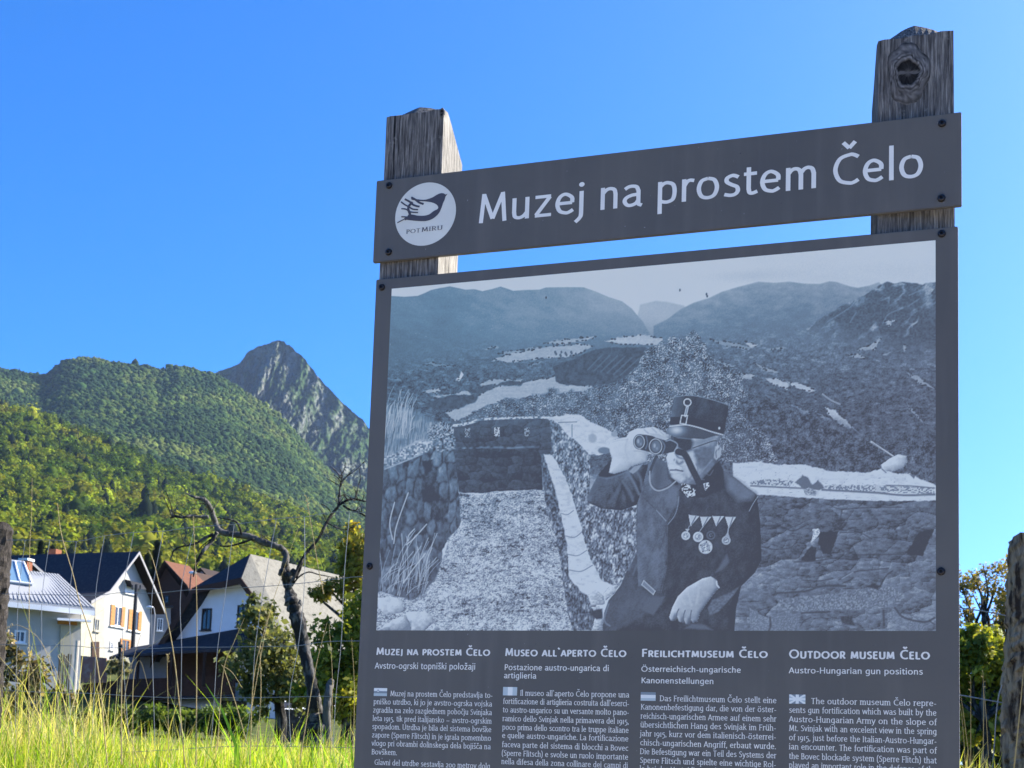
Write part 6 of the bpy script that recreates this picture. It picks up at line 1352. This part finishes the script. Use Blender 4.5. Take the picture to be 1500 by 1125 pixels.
# ================================================================== the wire fence
def fence_D(px): return 7.0 - 1.5*np.clip(px/1480.0, -.3, 1.4)
wire_mat = mat('galvanised_wire', (.30, .30, .30, 1), .45, .5, metallic=.3)
o = at(600, 1100, 6.4); fen = empty('wire_fence', (o.x, o.y, gz1(o.x, o.y)), 'galvanised wire mesh fence on rough timber posts behind the sign', 'fence')
def rough_post(top, bot, wpx, m, seed, flat=True, lump=.12):
    """top/bottom centres (px, py)"""
    rng = np.random.default_rng(seed); N = 26; K = 60; D = fence_D(np.array(top[0])).item(); bm = bmesh.new(); rings = []
    for k in range(K+1):
        t = k/K; px = bot[0]*(1-t)+top[0]*t; py = bot[1]*(1-t)+top[1]*t; c = at(px, py, D); r = wpx*D/F_PX/2*(1.08-.1*t)
        ring = []
        for i in range(N):
            a = 2*math.pi*i/N; w_ = 1+lump*(2*float(fbm(np.array([i*1.0/N*9 % 9]), np.array([t*5.0]), seed, 3)[0])-1)+.05*rng.normal()
            ring.append(bm.verts.new(c+Vector((math.cos(a)*r*w_, math.sin(a)*r*w_, (.012*math.sin(a*3+seed) if k == K else 0)))))
        rings.append(ring)
    for r0, r1 in zip(rings, rings[1:]):
        for i in range(N): bm.faces.new((r0[i], r0[(i+1) % N], r1[(i+1) % N], r1[i]))
    bm.faces.new(rings[-1]); return obj('post', bm, m, fen)
split_wood = wood_material('split_timber', (0.050, 0.042, 0.036, 1), (0.016, 0.013, 0.012, 1), (0.12, 0.10, 0.085, 1))
bark_post = mat('furrowed_bark', (.32, .24, .155, 1), .95, .04, noise=(26, (.045, .032, .024, 1), .46, .60), noise2=(9, (.42, .32, .22, 1), .5, .72), bump=(34, 1.0, .03), stretch=(1, 1, .22))
rough_post((1517, 789), (1500, 1230), 72, bark_post, 71)
lp = rough_post((-6, 770), (-38, 1230), 50, split_wood, 72, lump=.03)
rough_post((905, 760), (902, 1230), 50, post_wood, 73)
rough_post((-560, 800), (-580, 1230), 56, post_wood, 74)
def wire(name, pts, r=.0015, n=5, parent=fen):
    q = spline(pts, 5); bm = bmesh.new(); tube(bm, [at(p[0], p[1], float(fence_D(p[0]))-.03) for p in q], r, n); return obj(name, bm, wire_mat, parent)
W1 = [(-560, 812), (-200, 800), (-8, 792), (37, 791), (73, 791), (112, 793), (153, 785), (196, 780), (239, 778), (285, 772), (343, 768), (405, 760), (446, 757), (520, 750), (700, 772), (905, 775)]
W2 = [(-560, 880), (-200, 870), (-8, 870), (60, 871), (140, 872), (179, 868), (223, 869), (278, 864), (330, 862), (387, 859), (446, 854), (504, 847), (540, 845), (700, 850), (905, 850)]
W3 = [(-560, 955), (-200, 950), (-8, 944), (37, 946), (105, 946), (140, 949), (180, 949), (223, 950), (268, 948), (318, 948), (374, 947), (435, 946), (500, 939), (700, 940), (905, 930)]
W4 = [(-560, 1030), (-200, 1020), (-8, 1012), (60, 1014), (140, 1016), (185, 1019), (225, 1021), (268, 1023), (315, 1022), (370, 1022), (425, 1021), (475, 1020), (525, 1021), (700, 1015), (905, 1010)]
W5 = [(-560, 1120), (-200, 1110), (-8, 1106), (65, 1107), (140, 1104), (240, 1099), (320, 1094), (400, 1093), (520, 1095), (700, 1095), (905, 1090)]
for q in (W1, W2, W3, W4, W5): wire('line_wire', q)
wire('line_wire', [(905, 820), (1150, 850), (1405, 890), (1440, 895), (1484, 904), (1513, 910), (1700, 935)], .0024)
wire('line_wire', [(905, 930), (1150, 975), (1405, 1018), (1450, 1026), (1500, 1034), (1700, 1060)], .0024)
wire('line_wire', [(905, 1050), (1150, 1090), (1405, 1140), (1500, 1160), (1700, 1190)], .0024)
wire('loose_wire', [(1480, 898), (1484, 906), (1485, 930), (1483, 965), (1474, 990), (1464, 1015), (1459, 1050), (1457, 1085), (1453, 1135)], .0026)
wy = lambda W, x: float(interp_line(W, x))
for x1, s2, s3, s4, s5 in ((-30, -8, -10, -12, -14), (5, -10, -12, -12, -14), (37, -10, -12, -14, -14), (73, -11, -12, -14, -10), (112, -10, -9, -10, -6), (153, -13, -13, -15, -20), (196, -16, -16, -12, -6), (239, -16, -16, -14, -12), (285, -20, -19, -20, -22), (343, -12, -24, -29, -34), (405, -18, -31, -36, -46), (446, 0, -9, -22, -20), (512, -8, -12, -20, -24), (560, -8, -12, -20, -24), (620, -8, -12, -20, -24)):
    xs_ = [x1, x1+s2, x1+s3, x1+s4, x1+s5]; wire('stay_wire', [(x, wy(W, x)) for x, W in zip(xs_, (W1, W2, W3, W4, W5))], .0014)

# ================================================================== grass
straw = mat('dry_straw', (.50, .40, .20, 1), .7, .2, transl=((.55, .45, .22, 1), .35))
def stalk(pts, D, w_, head=None):
    q = spline(pts, 5); bm = bmesh.new(); P = [at(p[0], p[1], D) for p in q]; tube(bm, P, [w_*(1-.6*i/(len(P)-1)) for i in range(len(P))], 5)
    if head:
        rng = random.Random(int(pts[-1][0])); a, b = P[-1], P[-min(len(P), 4)]
        for k in range(head):
            t = k/head; c = a.lerp(b, t*1.2); d = Vector((rng.uniform(-1, 1), rng.uniform(-1, 1), rng.uniform(.3, 1.3))).normalized()*.014; tube(bm, [c, c+d*.5, c+d], [.0006, .0020, .0005], 5)
    return tag(obj('dry_grass_stalk', bm, straw), 'thin dry straw coloured grass stalk standing above the meadow by the fence', 'grass stalk', 'tall dry grass stalks along the fence')
for pts, D, w_, h in (([(158, 1130), (142, 970), (116, 880), (107, 842), (90, 783), (84, 737)], 6.0, .0030, 0), ([(272, 1130), (256, 970), (240, 885), (226, 827), (218, 806)], 5.8, .0026, 0), ([(42, 1120), (43, 830), (46, 760), (47, 700)], 6.5, .0018, 0),
                      ([(474, 870), (466, 830), (456, 770), (449, 728)], 6.4, .0022, 8), ([(368, 1040), (392, 910), (412, 845), (438, 770)], 6.2, .0017, 0), ([(287, 1120), (288, 980), (288, 872), (283, 760)], 5.6, .0024, 6), ([(366, 1120), (370, 1010), (380, 950), (400, 880)], 5.7, .0022, 0),
                      ([(318, 1100), (327, 985), (343, 940), (358, 905)], 5.9, .0019, 0), ([(440, 1110), (461, 985), (479, 912)], 5.8, .0021, 0), ([(517, 1110), (519, 1010), (515, 935)], 6.2, .0018, 0), ([(484, 1110), (487, 1000), (482, 915)], 6.0, .0018, 0), ([(178, 1120), (178, 1010), (181, 940)], 5.6, .0030, 0),
                      ([(195, 1120), (195, 1000), (205, 968), (218, 1010)], 5.9, .0018, 0), ([(200, 1110), (182, 1040), (190, 985), (206, 930)], 6.0, .0017, 0), ([(96, 1120), (80, 1000), (60, 940), (28, 916), (10, 922)], 6.2, .0018, 4), ([(110, 1130), (90, 1010), (70, 955)], 6.0, .0022, 0), ([(362, 1090), (345, 1030), (328, 980), (325, 975), (340, 985), (355, 1008)], 5.9, .0018, 0),
                      ([(376, 1100), (382, 1020), (381, 960), (379, 950)], 5.7, .0020, 14), ([(247, 1110), (246, 1030), (245, 980), (246, 960)], 5.8, .0016, 10), ([(60, 1120), (52, 1010), (40, 950)], 6.4, .0017, 6), ([(130, 1130), (118, 1050), (98, 985), (84, 960)], 6.1, .0017, 5), ([(20, 1130), (26, 1040), (24, 960)], 6.2, .0017, 6),
                      ([(1422, 1125), (1422, 1060), (1422, 992)], 6.6, .0022, 5), ([(1440, 1115), (1441, 1030), (1440, 985)], 6.8, .0020, 4), ([(1448, 1110), (1444, 1040), (1440, 1005)], 6.7, .0016, 0), ([(1422, 1130), (1412, 1050), (1406, 1010)], 6.5, .0020, 0), ([(1415, 1130), (1410, 1060), (1406, 1030)], 6.4, .0018, 0), ([(1485, 1130), (1494, 1040), (1500, 975)], 4.9, .0026, 0)):
    stalk(pts, D, w_, h)
def grass(name, n, pxr, Dr, hgt, wid, seed, pal, lean=.5, dens=None):
    rng = np.random.default_rng(seed); px = rng.uniform(*pxr, n); D = Dr[0]*(Dr[1]/Dr[0])**rng.random(n)
    G = at_np(px, 1100+0*px, D); x, y = G[:, 0], G[:, 1]; z = ground_z(x, y)-.02
    clump = fbm(x*1.6, y*1.6, seed, 3); h = hgt*(.45+1.0*clump)*np.exp(rng.normal(0, .28, n)); a = rng.random(n)*6.28; ln = lean*rng.random(n)*h
    fx, fy = np.cos(a)*ln, np.sin(a)*ln; wa = rng.random(n)*6.28; w_ = wid*np.exp(rng.normal(0, .25, n)); wx, wy_ = np.cos(wa)*w_, np.sin(wa)*w_
    rows = []
    for t, ww in ((0, 1), (.4, .9), (.75, .6), (1, .08)):
        cx = x+fx*t*t; cy = y+fy*t*t; cz = z+h*(t-.22*t*t*(ln/(h+1e-6)))
        rows.append(np.stack([np.stack([cx-wx*ww, cy-wy_*ww, cz], 1), np.stack([cx+wx*ww, cy+wy_*ww, cz], 1)], 1))
    V = np.stack(rows, 1).reshape(-1, 3); i0 = np.arange(n)[:, None]*8; F = np.concatenate([i0+np.array([[0, 1, 3, 2]])+2*k for k in range(3)], 0)
    pal = np.array(pal); ti = np.clip((clump*1.1+rng.normal(0, .22, n))*len(pal), 0, len(pal)-1).astype(int); c = pal[ti]*np.exp(rng.normal(0, .18, n))[:, None]
    return V, F, np.repeat(c, 8, 0)
parts_ = [grass('g', 4200, (-160, 720), (4.6, 10), .22, .0026, 807, [(.13, .24, .012), (.20, .33, .016), (.30, .42, .022), (.44, .42, .10)]),
          grass('g', 3200, (-160, 170), (5, 9), .34, .0022, 808, [(.15, .25, .014), (.24, .35, .02), (.40, .40, .08), (.50, .43, .20)], .8),
          grass('g', 38000, (-160, 720), (4.3, 9), .135, .0026, 801, [(.13, .22, .012), (.21, .32, .014), (.30, .41, .016), (.38, .46, .022), (.48, .42, .13)]),
          grass('g', 16000, (-160, 720), (9, 26), .17, .005, 802, [(.17, .26, .014), (.25, .35, .018), (.34, .43, .025), (.46, .43, .11)]),
          grass('g', 3000, (-160, 720), (4.6, 8), .22, .0015, 803, [(.45, .36, .17), (.36, .30, .12), (.52, .45, .26)], .7),
          grass('g', 500, (-100, 620), (4.6, 6.5), .20, .0050, 804, [(.13, .25, .02), (.19, .34, .03)], .6),
          grass('g', 9000, (1330, 1700), (4.6, 16), .13, .003, 805, [(.24, .28, .04), (.36, .37, .06), (.48, .42, .16)]),
          grass('g', 14000, (-300, 2200), (1.6, 4.3), .16, .003, 806, [(.10, .14, .02), (.17, .21, .03), (.30, .27, .08)])]
off = 0; Vs = []; Fs = []; Cs = []
for V_g, F_g, C_g in parts_: Vs.append(V_g); Fs.append(F_g+off); Cs.append(C_g); off += len(V_g)
grass_mat = mat('grass_blades', rough=.55, spec=.25, attr='tint', transl=((1.5, 1.45, .7, 1), .5))
tag(np_mesh('meadow_grass', np.concatenate(Vs), np.concatenate(Fs), grass_mat, None, np.concatenate(Cs)), kind='stuff')
